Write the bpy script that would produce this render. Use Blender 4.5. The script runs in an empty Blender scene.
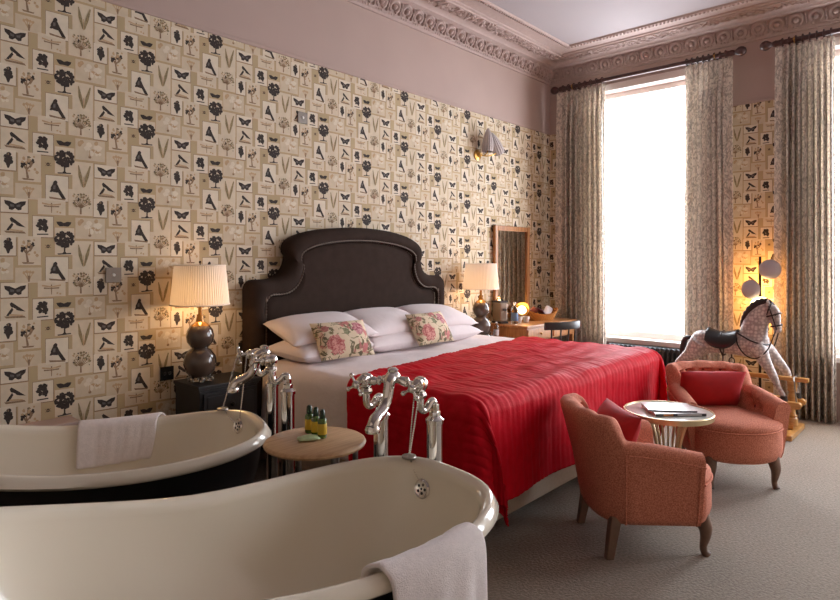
import bpy, bmesh, math, random
import numpy as np
from mathutils import Vector, Matrix, Quaternion, noise as mnoise
R = math.radians
PI = math.pi
sc = bpy.context.scene
col = sc.collection

# ------------------------------------------------------------------ colour
def lin(c):
    return tuple(((x/255.0)/12.92 if x/255.0 <= .04045 else ((x/255.0+.055)/1.055)**2.4) for x in c)

class NT:
    """tiny helper for node materials"""
    def __init__(s, name):
        s.m = bpy.data.materials.new(name); s.m.use_nodes = True
        s.t = s.m.node_tree; s.n = s.t.nodes; s.l = s.t.links
        s.b = s.n['Principled BSDF']
    def add(s, typ, **kw):
        n = s.n.new(typ)
        for k, v in kw.items():
            if k in n.inputs.keys(): n.inputs[k].default_value = v
            else: setattr(n, k, v)
        return n
    def link(s, a, b): s.l.new(a, b)
    def coord(s, scale=(1, 1, 1), rot=(0, 0, 0)):
        tc = s.add('ShaderNodeTexCoord'); mp = s.add('ShaderNodeMapping')
        mp.inputs['Scale'].default_value = scale; mp.inputs['Rotation'].default_value = rot
        s.link(tc.outputs['Object'], mp.inputs['Vector']); return mp.outputs['Vector']
    def ramp(s, fac, stops, interp='LINEAR'):
        r = s.add('ShaderNodeValToRGB'); r.color_ramp.interpolation = interp
        e = r.color_ramp.elements
        while len(e) < len(stops): e.new(.5)
        for i, (p, c) in enumerate(stops):
            e[i].position = p; e[i].color = (*c, 1)
        s.link(fac, r.inputs['Fac']); return r.outputs['Color']
    def mix(s, fac, a, b):
        n = s.add('ShaderNodeMix', data_type='RGBA')
        for v, i in ((fac, 0), (a, 6), (b, 7)):
            if isinstance(v, (int, float)): n.inputs[i].default_value = v
            elif isinstance(v, tuple): n.inputs[i].default_value = (*v, 1)
            else: s.link(v, n.inputs[i])
        return n.outputs[2]
    def math(s, op, a, b=0.0, c=0.0):
        n = s.add('ShaderNodeMath', operation=op)
        for i, v in enumerate((a, b, c)):
            if isinstance(v, (int, float)): n.inputs[i].default_value = v
            else: s.link(v, n.inputs[i])
        return n.outputs[0]
    def bump(s, h, strength=.3, dist=.01):
        b = s.add('ShaderNodeBump'); b.inputs['Strength'].default_value = strength
        b.inputs['Distance'].default_value = dist
        s.link(h, b.inputs['Height']); s.link(b.outputs['Normal'], s.b.inputs['Normal'])

def mat(name, c, rough=.6, metal=0, var=.12, nscale=6, bump=0, bscale=60, sheen=0, coat=0, spec=None, bdist=.004):
    k = NT(name); L = lin(c)
    k.b.inputs['Roughness'].default_value = rough; k.b.inputs['Metallic'].default_value = metal
    if spec is not None: k.b.inputs['Specular IOR Level'].default_value = spec
    if sheen:
        k.b.inputs['Sheen Weight'].default_value = sheen; k.b.inputs['Sheen Roughness'].default_value = .4
    if coat:
        k.b.inputs['Coat Weight'].default_value = coat; k.b.inputs['Coat Roughness'].default_value = .05
    v = k.coord()
    nz = k.add('ShaderNodeTexNoise'); nz.inputs['Scale'].default_value = nscale; nz.inputs['Detail'].default_value = 4
    k.link(v, nz.inputs['Vector'])
    a = tuple(x*(1-var) for x in L); b = tuple(min(1, x*(1+var)) for x in L)
    k.link(k.ramp(nz.outputs['Fac'], [(.3, a), (.7, b)]), k.b.inputs['Base Color'])
    if bump:
        n2 = k.add('ShaderNodeTexNoise'); n2.inputs['Scale'].default_value = bscale; n2.inputs['Detail'].default_value = 3
        k.link(v, n2.inputs['Vector']); k.bump(n2.outputs['Fac'], bump, bdist)
    return k.m

def emit(name, c, strength):
    k = NT(name)
    k.b.inputs['Base Color'].default_value = (*lin(c), 1)
    k.b.inputs['Emission Color'].default_value = (*lin(c), 1)
    k.b.inputs['Emission Strength'].default_value = strength
    return k.m

M = {}
M['paint'] = mat('mauve_paint', (178, 156, 147), .75, var=.03, nscale=2)
M['cornice'] = mat('mauve_plaster', (174, 153, 146), .75, var=.05, nscale=30)
M['ceil'] = mat('ceiling_paint', (156, 146, 147), .8, var=.02, nscale=2)
M['white_paint'] = mat('white_gloss_paint', (222, 212, 206), .4, var=.03)
M['ground'] = mat('wallpaper_ground', (182, 161, 124), .8, var=.06, nscale=5)
M['pan1'] = mat('wallpaper_cream', (212, 197, 172), .8, var=.05, nscale=25)
M['pan2'] = mat('wallpaper_pale', (219, 207, 186), .8, var=.05, nscale=25)
M['pan3'] = mat('wallpaper_tan', (205, 189, 162), .8, var=.05, nscale=25)
M['ink'] = mat('wallpaper_dark_ink', (56, 46, 40), .8, var=.3, nscale=120)
M['brown'] = mat('wallpaper_brown_ink', (140, 114, 88), .8, var=.3, nscale=120)
M['green'] = mat('wallpaper_olive_ink', (142, 126, 92), .8, var=.3, nscale=100)
M['faint'] = mat('wallpaper_faint_ink', (188, 158, 122), .8, var=.12, nscale=90)
M['blue'] = mat('wallpaper_slate_ink', (100, 93, 90), .8, var=.2, nscale=90)
M['wall_plain'] = mat('plain_wall', (214, 196, 178), .8, var=.03)
M['chrome'] = mat('chrome', (225, 222, 218), .08, 1, var=.02)
M['steel'] = mat('brushed_steel', (150, 146, 140), .35, 1, var=.05)
M['enamel'] = mat('cream_enamel', (230, 222, 204), .16, var=.02, nscale=2, coat=.5)
M['tub_black'] = mat('black_gloss_paint', (16, 15, 17), .3, var=.1, coat=.3)
M['towel'] = mat('white_towelling', (232, 224, 222), .95, var=.05, nscale=60, bump=.6, bscale=260, sheen=.3)
M['oak'] = None
M['dark_metal'] = mat('dark_metal', (48, 42, 38), .4, .8)
M['night'] = mat('charcoal_painted_wood', (44, 44, 46), .45, var=.08)
M['black'] = mat('black_painted_wood', (34, 35, 38), .35, var=.1)
M['velvet'] = mat('dark_brown_velvet', (54, 42, 36), .95, var=.14, nscale=14, spec=.15, bump=.15, bscale=200)
M['nail'] = mat('pewter_nailheads', (112, 98, 88), .4, .8)
M['linen'] = mat('white_cotton', (232, 222, 223), .85, var=.03, nscale=8, bump=.25, bscale=22, bdist=.012)
M['divan'] = mat('oatmeal_divan_fabric', (190, 172, 152), .9, var=.06, nscale=60)
M['terra'] = None
M['button'] = mat('shaded_button_fabric', (120, 62, 48), .9, var=.1)  # darker than the weave: shade of the tuft dimples put into the colour
M['legwood'] = mat('dark_stained_leg_wood', (116, 90, 73), .5, var=.15, nscale=25)
M['redvel'] = mat('red_velvet', (178, 22, 28), .8, var=.15, nscale=10, sheen=.08, bump=.1, bscale=120)
M['brass'] = mat('brass', (196, 152, 84), .28, 1, var=.06)
M['gold'] = mat('champagne_gold_metal', (206, 186, 148), .3, 1, var=.05)
M['mirror'] = mat('mirror_glass', (232, 232, 228), .03, 1, var=.01)
M['pale_glass'] = mat('pale_lacquered_glass', (206, 208, 200), .14, var=.02, coat=.4)
M['gourd'] = mat('taupe_glazed_ceramic', (86, 70, 60), .1, var=.12, nscale=5, coat=.6)
M['shade'] = None
M['amber'] = mat('amber_glaze', (150, 104, 44), .15, .4, var=.1)
M['pole'] = mat('mahogany', (66, 34, 30), .3, var=.25, nscale=12, coat=.3)
M['saddle'] = mat('black_saddle_leather', (32, 30, 32), .35, var=.1, coat=.2)
M['strap'] = mat('dark_brown_leather', (44, 30, 28), .5)
M['radiator'] = mat('dark_grey_iron', (62, 68, 70), .4, .4, var=.08)
M['paper'] = mat('glossy_cover_paper', (214, 210, 208), .2, var=.05, nscale=20, coat=.4)
M['page'] = mat('page_edges', (232, 226, 214), .8, var=.06, nscale=80)
M['cover_dark'] = mat('dark_cover', (58, 52, 56), .3, var=.2, nscale=30)
M['orange'] = mat('orange_print', (208, 130, 60), .5)
M['plum'] = mat('plum_print', (110, 70, 86), .5)
M['hoof'] = mat('dark_hoof', (40, 34, 32), .4)
M['greywire'] = mat('silver_switch_plate', (120, 112, 104), .35, .7)
M['socket'] = mat('black_nickel', (42, 44, 48), .25, .5)
M['label_y'] = mat('yellow_label', (206, 172, 44), .5, var=.08)
M['green_glass'] = mat('green_bottle_plastic', (74, 100, 34), .15, var=.2, nscale=30, coat=.5)
M['green_cap'] = mat('dark_green_cap', (26, 48, 26), .25)
M['soap'] = mat('pale_green_wrapper', (186, 206, 158), .4, var=.1, nscale=60)
M['kettle'] = mat('grey_beige_metal', (150, 132, 116), .35, .5)
M['wicker'] = None
M['whiteplastic'] = mat('white_ceramic', (226, 222, 218), .2, coat=.4)
M['blue_label'] = mat('blue_label', (92, 120, 158), .4)
M['purple'] = mat('purple_wrapper', (88, 52, 70), .4, var=.2, nscale=40)
M['cornflower'] = mat('pale_wrapper', (206, 196, 196), .5, var=.1, nscale=40)
M['opal'] = mat('lilac_grey_lamp_dome', (186, 176, 180), .35, var=.03)
M['sconce'] = mat('grey_pleated_silk', (186, 178, 176), .8, var=.05)
M['pane'] = emit('daylit_pane', (240, 246, 255), 9.5)
M['bulb'] = emit('warm_bulb', (255, 222, 176), 2)
M['glow'] = emit('lit_lamp_glass', (255, 226, 170), 5)

def glass(name, c, rough=.02, trans=1.0):
    k = NT(name); k.b.inputs['Base Color'].default_value = (*lin(c), 1)
    k.b.inputs['Transmission Weight'].default_value = trans; k.b.inputs['Roughness'].default_value = rough
    k.b.inputs['IOR'].default_value = 1.45
    nz = k.add('ShaderNodeTexNoise'); nz.inputs['Scale'].default_value = 30
    k.link(k.coord(), nz.inputs['Vector']); k.bump(nz.outputs['Fac'], .02, .001)
    return k.m
M['glass'] = glass('clear_glass', (240, 244, 242))
M['crystal'] = glass('crystal', (246, 244, 240), .05)

def wood(name, c1, c2, rough=.45, scale=(2, 14, 14), coat=0):
    k = NT(name); k.b.inputs['Roughness'].default_value = rough
    if coat: k.b.inputs['Coat Weight'].default_value = coat
    v = k.coord(scale)
    nz = k.add('ShaderNodeTexNoise'); nz.inputs['Scale'].default_value = 3; nz.inputs['Detail'].default_value = 6
    nz.inputs['Distortion'].default_value = .6
    k.link(v, nz.inputs['Vector'])
    k.link(k.ramp(nz.outputs['Fac'], [(.3, lin(c1)), (.7, lin(c2))]), k.b.inputs['Base Color'])
    k.bump(nz.outputs['Fac'], .08, .002)
    return k.m
M['oak'] = wood('pale_oak', (176, 138, 100), (206, 170, 130), .45, (2, 22, 22))
M['walnut'] = wood('warm_brown_wood', (146, 96, 54), (188, 132, 82), .35, (14, 14, 2))
M['honey'] = wood('honey_pine', (176, 124, 62), (206, 156, 90), .3, (2, 12, 12), .3)

def mk_terra():
    k = NT('terracotta_weave'); k.b.inputs['Roughness'].default_value = .95
    v = k.coord()
    n1 = k.add('ShaderNodeTexNoise'); n1.inputs['Scale'].default_value = 180; n1.inputs['Detail'].default_value = 2
    k.link(v, n1.inputs['Vector'])
    k.link(k.ramp(n1.outputs['Fac'], [(.32, lin((176, 100, 78))), (.68, lin((220, 146, 119)))]), k.b.inputs['Base Color'])
    k.bump(n1.outputs['Fac'], .25, .003)
    return k.m
M['terra'] = mk_terra()

def mk_carpet():
    k = NT('grey_beige_carpet'); k.b.inputs['Roughness'].default_value = 1
    k.b.inputs['Sheen Weight'].default_value = .2
    v = k.coord()
    n1 = k.add('ShaderNodeTexNoise'); n1.inputs['Scale'].default_value = 1.6; n1.inputs['Detail'].default_value = 5
    n2 = k.add('ShaderNodeTexNoise'); n2.inputs['Scale'].default_value = 75; n2.inputs['Detail'].default_value = 3
    k.link(v, n1.inputs['Vector']); k.link(v, n2.inputs['Vector'])
    a = k.ramp(n1.outputs['Fac'], [(.3, lin((126, 113, 98))), (.7, lin((144, 130, 113)))])
    b = k.ramp(n2.outputs['Fac'], [(.3, lin((98, 90, 79))), (.7, lin((166, 155, 140)))])
    k.link(k.mix(.4, a, b), k.b.inputs['Base Color'])
    k.bump(n2.outputs['Fac'], .6, .01)
    return k.m
M['carpet'] = mk_carpet()

def mk_curtain():
    k = NT('grey_leaf_print_curtain'); k.b.inputs['Roughness'].default_value = .9
    v = k.coord((1, 1, .6))
    w = k.add('ShaderNodeTexNoise'); w.inputs['Scale'].default_value = 19; w.inputs['Detail'].default_value = 2
    w.inputs['Distortion'].default_value = 3.0
    vo = k.add('ShaderNodeTexVoronoi'); vo.inputs['Scale'].default_value = 24; vo.feature = 'DISTANCE_TO_EDGE'
    k.link(v, w.inputs['Vector']); k.link(v, vo.inputs['Vector'])
    a = k.ramp(w.outputs['Fac'], [(.46, lin((142, 135, 129))), (.52, lin((250, 244, 233)))])
    b = k.ramp(vo.outputs['Distance'], [(.03, lin((160, 152, 145))), (.10, lin((250, 244, 233)))])
    k.link(k.mix(.35, a, b), k.b.inputs['Base Color'])
    # cloth lets a little light through
    tr = k.add('ShaderNodeBsdfTranslucent'); tr.inputs['Color'].default_value = (*lin((232, 222, 210)), 1)
    ms = k.add('ShaderNodeMixShader'); ms.inputs['Fac'].default_value = .38
    k.link(k.b.outputs['BSDF'], ms.inputs[1]); k.link(tr.outputs['BSDF'], ms.inputs[2])
    k.link(ms.outputs['Shader'], k.n['Material Output'].inputs['Surface'])
    return k.m
M['curtain'] = mk_curtain()

def mk_shade():
    k = NT('pleated_ivory_lampshade'); k.b.inputs['Roughness'].default_value = .9
    k.b.inputs['Base Color'].default_value = (*lin((246, 240, 232)), 1)
    nz = k.add('ShaderNodeTexNoise'); nz.inputs['Scale'].default_value = 120
    k.link(k.coord((1, 1, .02)), nz.inputs['Vector']); k.bump(nz.outputs['Fac'], .3, .003)
    tr = k.add('ShaderNodeBsdfTranslucent'); tr.inputs['Color'].default_value = (*lin((248, 236, 218)), 1)
    ms = k.add('ShaderNodeMixShader'); ms.inputs['Fac'].default_value = .24
    k.link(k.b.outputs['BSDF'], ms.inputs[1]); k.link(tr.outputs['BSDF'], ms.inputs[2])
    k.link(ms.outputs['Shader'], k.n['Material Output'].inputs['Surface'])
    return k.m
M['shade'] = mk_shade()

def mk_floral():
    k = NT('floral_print_cotton'); k.b.inputs['Roughness'].default_value = .85
    tc = k.add('ShaderNodeTexCoord')
    base = lin((222, 204, 174))
    n1 = k.add('ShaderNodeTexNoise'); n1.inputs['Scale'].default_value = 16; n1.inputs['Detail'].default_value = 4
    n1.inputs['Distortion'].default_value = 1.2
    k.link(tc.outputs['Object'], n1.inputs['Vector'])
    stems = k.ramp(n1.outputs['Fac'], [(.52, base), (.56, lin((118, 112, 74))), (.62, lin((96, 84, 66))), (.68, base)])
    n2 = k.add('ShaderNodeTexNoise'); n2.inputs['Scale'].default_value = 11; n2.inputs['Detail'].default_value = 3
    k.link(tc.outputs['Object'], n2.inputs['Vector'])
    spots = k.ramp(n2.outputs['Fac'], [(.60, (0, 0, 0)), (.66, (1, 1, 1))])
    c = k.mix(spots, stems, lin((196, 120, 116)))
    for (px, py, rad, c1, c2) in ((.11, .05, .050, (146, 62, 78), (210, 152, 152)), (-.10, -.055, .062, (172, 78, 78), (222, 164, 152)), (-.15, .07, .024, (150, 92, 90), (196, 136, 124)), (.0, .03, .026, (104, 106, 80), (160, 158, 122))):
        d = k.add('ShaderNodeVectorMath', operation='DISTANCE')
        mp = k.add('ShaderNodeMapping'); mp.inputs['Scale'].default_value = (1, 1, 0)
        k.link(tc.outputs['Object'], mp.inputs['Vector']); k.link(mp.outputs['Vector'], d.inputs[0])
        d.inputs[1].default_value = (px, py, 0)
        nn = k.add('ShaderNodeTexNoise'); nn.inputs['Scale'].default_value = 34; k.link(tc.outputs['Object'], nn.inputs['Vector'])
        dd = k.math('MULTIPLY_ADD', nn.outputs['Fac'], .06, d.outputs['Value'])
        mask = k.math('LESS_THAN', dd, rad+.03)
        pet = k.add('ShaderNodeTexNoise'); pet.inputs['Scale'].default_value = 42; pet.inputs['Detail'].default_value = 2; pet.inputs['Distortion'].default_value = 1.5
        k.link(tc.outputs['Object'], pet.inputs['Vector'])
        c = k.mix(mask, c, k.ramp(pet.outputs['Fac'], [(.35, lin(c1)), (.65, lin(c2))]))
    k.link(c, k.b.inputs['Base Color'])
    return k.m
M['floral'] = mk_floral()

def mk_quilt():
    k = NT('crimson_quilted_silk'); k.b.inputs['Roughness'].default_value = .62
    k.b.inputs['Specular IOR Level'].default_value = .12
    v = k.coord()
    n = k.add('ShaderNodeTexNoise'); n.inputs['Scale'].default_value = 22; n.inputs['Detail'].default_value = 4
    k.link(v, n.inputs['Vector'])
    k.link(k.ramp(n.outputs['Fac'], [(.3, lin((192, 6, 28))), (.7, lin((210, 12, 38)))]), k.b.inputs['Base Color'])
    k.bump(n.outputs['Fac'], .3, .012)
    return k.m
M['quilt'] = mk_quilt()

def mk_dapple():
    k = NT('dapple_grey_paint'); k.b.inputs['Roughness'].default_value = .4
    v = k.coord()
    vo = k.add('ShaderNodeTexVoronoi'); vo.inputs['Scale'].default_value = 40; vo.inputs['Randomness'].default_value = .6
    k.link(v, vo.inputs['Vector'])
    k.link(k.ramp(vo.outputs['Distance'], [(.3, lin((214, 202, 196))), (.6, lin((168, 154, 150)))]), k.b.inputs['Base Color'])
    return k.m
M['dapple'] = mk_dapple()

def mk_wicker():
    k = NT('honey_wicker'); k.b.inputs['Roughness'].default_value = .6
    w = k.add('ShaderNodeTexWave'); w.inputs['Scale'].default_value = 28; w.inputs['Distortion'].default_value = 2
    k.link(k.coord(), w.inputs['Vector'])
    k.link(k.ramp(w.outputs['Fac'], [(.2, lin((140, 84, 34))), (.8, lin((214, 150, 74)))]), k.b.inputs['Base Color'])
    k.bump(w.outputs['Fac'], .5, .004)
    return k.m
M['wicker'] = mk_wicker()

# ------------------------------------------------------------------ mesh builder
class MB:
    def __init__(s): s.v = []; s.f = []; s.mi = []; s.X = Matrix.Identity(4)
    def add(s, vs, fs, mi=0):
        o = len(s.v)
        s.v.extend([tuple(s.X @ Vector(p)) for p in vs])
        s.f.extend([tuple(i+o for i in f) for f in fs]); s.mi.extend([mi]*len(fs))
    def box(s, lo, hi, mi=0):
        (a, b, c), (d, e, f) = lo, hi
        s.add([(a, b, c), (d, b, c), (d, e, c), (a, e, c), (a, b, f), (d, b, f), (d, e, f), (a, e, f)],
              [(3, 2, 1, 0), (4, 5, 6, 7), (0, 1, 5, 4), (1, 2, 6, 5), (2, 3, 7, 6), (3, 0, 4, 7)], mi)
    def loft(s, rings, closed=True, cap=True, mi=0):
        n = len(rings[0]); vs = [p for r in rings for p in r]; fs = []
        for i in range(len(rings)-1):
            for j in range(n if closed else n-1):
                k = (j+1) % n
                fs.append((i*n+j, i*n+k, (i+1)*n+k, (i+1)*n+j))
        if cap and closed:
            fs.append(tuple(range(n-1, -1, -1))); fs.append(tuple((len(rings)-1)*n+j for j in range(n)))
        s.add(vs, fs, mi)
    def lathe(s, prof, c=(0, 0, 0), seg=24, mi=0, cap=True, flute=None):
        rings = []
        for r, z in prof:
            rings.append([(c[0]+r*(1+(flute(j) if flute else 0))*math.cos(2*PI*j/seg), c[1]+r*(1+(flute(j) if flute else 0))*math.sin(2*PI*j/seg), c[2]+z) for j in range(seg)])
        s.loft(rings, True, cap, mi)
    def tube(s, pts, rad, seg=8, mi=0, cap=True, closed=False):
        P = [Vector(p) for p in pts]; n = len(P)
        if not hasattr(rad, '__len__'): rad = [rad]*n
        T = []
        for i in range(n):
            a = P[(i-1) % n] if closed else P[max(i-1, 0)]
            b = P[(i+1) % n] if closed else P[min(i+1, n-1)]
            T.append((b-a).normalized())
        u = T[0].orthogonal().normalized(); rings = []
        for i in range(n):
            if i: u = T[i-1].rotation_difference(T[i]) @ u
            u = (u-T[i]*u.dot(T[i])).normalized(); w = T[i].cross(u)
            rings.append([tuple(P[i]+(u*math.cos(2*PI*j/seg)+w*math.sin(2*PI*j/seg))*rad[i]) for j in range(seg)])
        if closed: rings.append(rings[0])
        s.loft(rings, True, cap and not closed, mi)
    def sphere(s, c, r, seg=12, rg=8, mi=0):
        if not hasattr(r, '__len__'): r = (r, r, r)
        rings = []
        for i in range(1, rg):
            a = PI*i/rg
            rings.append([(c[0]+r[0]*math.sin(a)*math.cos(2*PI*j/seg), c[1]+r[1]*math.sin(a)*math.sin(2*PI*j/seg), c[2]-r[2]*math.cos(a)) for j in range(seg)])
        n = len(rings)*seg
        vs = [p for q in rings for p in q]+[(c[0], c[1], c[2]-r[2]), (c[0], c[1], c[2]+r[2])]
        fs = []
        for i in range(len(rings)-1):
            for j in range(seg):
                k = (j+1) % seg; fs.append((i*seg+j, i*seg+k, (i+1)*seg+k, (i+1)*seg+j))
        for j in range(seg):
            k = (j+1) % seg
            fs.append((n, k, j)); fs.append((n+1, (len(rings)-1)*seg+j, (len(rings)-1)*seg+k))
        s.add(vs, fs, mi)
    def grid(s, rows, mi=0): s.loft(rows, closed=False, cap=False, mi=mi)
    def prism(s, poly, z0, z1, mi=0):
        s.loft([[(x, y, z0) for x, y in poly], [(x, y, z1) for x, y in poly]], True, True, mi)
    def build(s, name, m, parent=None, smooth=True, bevel=0, solid=0, sub=0, origin=None, angle=40):
        me = bpy.data.meshes.new(name)
        v = s.v
        if origin is not None: v = [(a-origin[0], b-origin[1], c-origin[2]) for a, b, c in v]
        me.from_pydata(v, [], s.f); me.validate()
        ms = m if isinstance(m, (list, tuple)) else [m]
        for x in ms: me.materials.append(M[x] if isinstance(x, str) else x)
        if len(ms) > 1 and len(me.polygons) == len(s.mi): me.polygons.foreach_set('material_index', s.mi)
        bm = bmesh.new(); bm.from_mesh(me); bmesh.ops.recalc_face_normals(bm, faces=bm.faces[:]) if not getattr(s, 'keepn', False) else None
        bm.to_mesh(me); bm.free()
        o = bpy.data.objects.new(name, me); col.objects.link(o)
        if origin is not None: o.location = origin
        if parent is not None: o.parent = parent
        if smooth:
            me.polygons.foreach_set('use_smooth', [True]*len(me.polygons))
            me.set_sharp_from_angle(angle=R(angle))
        if solid:
            d = o.modifiers.new('s', 'SOLIDIFY'); d.thickness = solid; d.offset = 1
        if bevel:
            d = o.modifiers.new('b', 'BEVEL'); d.width = bevel; d.segments = 2; d.limit_method = 'ANGLE'; d.angle_limit = R(35)
        if sub:
            d = o.modifiers.new('u', 'SUBSURF'); d.levels = sub; d.render_levels = sub
        return o

def thing(name, label, cat, loc=(0, 0, 0), rz=0, group=None):
    o = bpy.data.objects.new(name, None); col.objects.link(o)
    o.location = loc; o.rotation_euler = (0, 0, rz); o['label'] = label; o['category'] = cat
    o.empty_display_size = .1
    if group: o['group'] = group
    return o
def tag(o, label, cat, group=None):
    o['label'] = label; o['category'] = cat
    if group: o['group'] = group
    return o
def struct(o, label=None, cat=None):
    o['kind'] = 'structure'
    if label: o['label'] = label
    if cat: o['category'] = cat
    return o
def dup(root, loc, rz, label, scale=None):
    def cp(o, par):
        c = o.copy(); col.objects.link(c)
        if par is not None: c.parent = par
        for ch in o.children: cp(ch, c)
        return c
    r = cp(root, None); r.location = loc; r.rotation_euler = (0, 0, rz); r['label'] = label
    if scale: r.scale = scale
    return r
def spl(pts, n):
    """catmull-rom through points, n samples per span"""
    P = [Vector(p) for p in pts]; out = []
    for i in range(len(P)-1):
        a = P[max(i-1, 0)]; b = P[i]; c = P[i+1]; d = P[min(i+2, len(P)-1)]
        for k in range(n):
            t = k/n
            out.append(.5*((2*b)+(c-a)*t+(2*a-5*b+4*c-d)*t*t+(3*b-a-3*c+d)*t**3))
    out.append(P[-1]); return out
def sstep(a, b, x):
    t = min(1, max(0, (x-a)/(b-a))); return t*t*(3-2*t)

# ------------------------------------------------------------------ room dimensions (metres)
YL = 3.716      # bed wall plane
XR = 6.41       # window wall plane
XB, YF = -2.4, -2.8
ZC = 3.70       # ceiling
ZP = 2.905      # top of the wallpaper

# ------------------------------------------------------------------ wallpaper print
TW, TH = .4543, .446
def blob(cx, cy, r, n=7, rng=random, j=.25):
    a0 = rng.random()*6
    return [(cx+r*(1+j*(rng.random()-.5)*2)*math.cos(a0+2*PI*k/n), cy+r*(1+j*(rng.random()-.5)*2)*math.sin(a0+2*PI*k/n)) for k in range(n)]
def stroke(x0, y0, x1, y1, w0, w1):
    dx, dy = x1-x0, y1-y0; L = math.hypot(dx, dy) or 1; nx, ny = -dy/L, dx/L
    return [(x0+nx*w0, y0+ny*w0), (x1+nx*w1, y1+ny*w1), (x1-nx*w1, y1-ny*w1), (x0-nx*w0, y0-ny*w0)]
def rect(x0, y0, x1, y1): return [(x0, y0), (x1, y0), (x1, y1), (x0, y1)]
PANS = ['ground', 'pan1', 'pan2', 'pan3', 'ink', 'brown', 'green', 'faint', 'blue', 'paint', 'wall_plain']
IX = {k: i for i, k in enumerate(PANS)}
def tile_polys():
    rng = random.Random(5); P = []     # (layer, material, polygon) in pattern units, y down, butterfly at 0,0
    def pan(x0, y0, x1, y1, m='pan1'):
        P.append((0, 'brown', rect(x0-3, y0-3, x1+4, y1+5))) if m == 'pan2' else P.append((0, 'faint', rect(x0-3, y0-3, x1+4, y1+4)))
        P.append((1, m, rect(x0, y0, x1, y1)))
    def ink(m, poly, l=2): P.append((l, m, poly))
    # butterfly
    pan(-78, -42, 70, 42, 'pan2')
    for s in (-1, 1):
        ink('ink', [(0, -8), (s*30, -22), (s*60, -26), (s*56, -6), (s*36, 10), (0, 14)])
        ink('ink', [(0, 6), (s*36, 8), (s*34, 26), (s*16, 30), (0, 18)])
        ink('blue', [(s*6, 0), (s*30, -6), (s*26, 10), (s*8, 12)], 3)
    # bird on a stump
    pan(-78, 50, 72, 186, 'pan1')
    ink('ink', [(-30, 78), (-20, 70), (-6, 80), (26, 104), (58, 128), (24, 122), (-6, 112), (-26, 92)])
    ink('ink', [(-34, 124), (-16, 100), (-6, 108), (-30, 148), (-50, 148)]); ink('faint', [(-30, 138), (44, 146), (40, 152), (-34, 148)])
    ink('brown', [(-60, 150), (50, 152), (60, 164), (-50, 162)]); ink('pan2', [(-16, 98), (6, 112), (0, 120), (-14, 110)], 3)
    # grapes
    pan(-84, 176, 4, 292, 'pan2')
    for k in range(14): ink('ink', blob(-38+rng.uniform(-16, 16), 220+rng.uniform(-22, 26), 12, 6, rng))
    ink('ink', [(-62, 222), (-14, 222), (-22, 248), (-34, 280), (-42, 280), (-54, 248)]); ink('brown', stroke(-38, 192, -38, 206, 3, 3))
    # sprig with branches
    pan(16, 178, 144, 348, 'pan1')
    ink('brown', stroke(70, 330, 60, 270, 7, 4)); ink('brown', stroke(60, 275, 34, 240, 6, 3)); ink('brown', stroke(62, 280, 110, 228, 5, 2)); ink('brown', stroke(60, 270, 70, 210, 4, 2))
    for k in range(22): ink(rng.choice(['brown', 'ink', 'green', 'faint']), blob(80+rng.uniform(-50, 44), 250+rng.uniform(-56, 40), rng.uniform(6, 11), 5, rng, .4))
    ink('brown', [(36, 330), (108, 332), (100, 340), (44, 340)])
    for k in range(5): ink('ink', blob(46+rng.uniform(-10, 10), 262+rng.uniform(-16, 16), 9, 5, rng, .4))
    # little bug
    ink('ink', blob(186, 236, 12, 7, rng)); ink('brown', stroke(168, 228, 204, 244, 2, 2)); ink('brown', stroke(170, 246, 202, 226, 2, 2))
    # small plant
    pan(0, 362, 148, 452, 'pan3')
    for a, b in ((-26, -30), (-10, -40), (8, -40), (24, -32)): ink('faint', stroke(75, 436, 75+a, 412+b*.6, 4, 2)); ink('faint', blob(75+a, 408+b*.5, 10, 6, rng, .4))
    ink('brown', [(68, 410), (84, 410), (80, 446), (72, 446)])
    # oak sprig
    pan(98, 58, 216, 182, 'pan2')
    for k in range(26): ink('ink', blob(154+rng.uniform(-32, 32)*(1-k/60), 108+rng.uniform(-32, 32), rng.uniform(8, 13), 6, rng, .35))
    ink('ink', stroke(156, 120, 176, 150, 5, 7)); ink('ink', [(120, 162), (186, 160), (188, 167), (122, 169)])
    # dragonfly
    pan(126, -50, 290, 46, 'pan2' if False else 'pan1')
    ink('brown', stroke(206, -26, 206, 34, 4, 2))
    for s in (-1, 1):
        ink('faint', [(206, -16), (206+s*56, -26), (206+s*56, -16), (206, -8)]); ink('brown', [(206, -6), (206+s*46, -10), (206+s*44, -1), (206, 0)])
    ink('faint', blob(240, 26, 7, 5, rng)); ink('faint', blob(258, 30, 7, 5, rng))
    # moth
    for s in (-1, 1):
        ink('ink', [(280, 92), (280+s*20, 84), (280+s*46, 86), (280+s*40, 100), (280+s*26, 114), (280, 112)])
    # big tree
    pan(226, 122, 344, 286, 'pan1')
    ink('ink', [(280, 214), (288, 214), (289, 268), (298, 278), (268, 278), (279, 268)])
    for k in range(72):
        a = rng.uniform(0, 2*PI); r = math.sqrt(rng.random())
        ink('ink', blob(284+(56-.25*abs(a-PI))*r*math.cos(a), 188+48*r*math.sin(a), rng.uniform(7, 13), 6, rng, .35))
    ink('ink', [(240, 278), (322, 274), (324, 281), (244, 285)])
    # monkey on a branch
    pan(172, 300, 306, 452, 'pan2')
    ink('ink', blob(228, 342, 13, 8, rng)); ink('ink', [(216, 346), (240, 350), (254, 378), (242, 402), (208, 398), (200, 376)])
    ink('ink', [(206, 376), (224, 380), (204, 402), (194, 398)]); ink('ink', [(226, 372), (246, 366), (292, 436), (270, 440)])
    ink('brown', [(190, 428), (290, 438), (286, 446), (196, 440)]); ink('blue', [(216, 360), (230, 358), (228, 382), (214, 382)], 3)
    # two leaves
    pan(332, 200, 462, 376, 'pan1')
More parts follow.
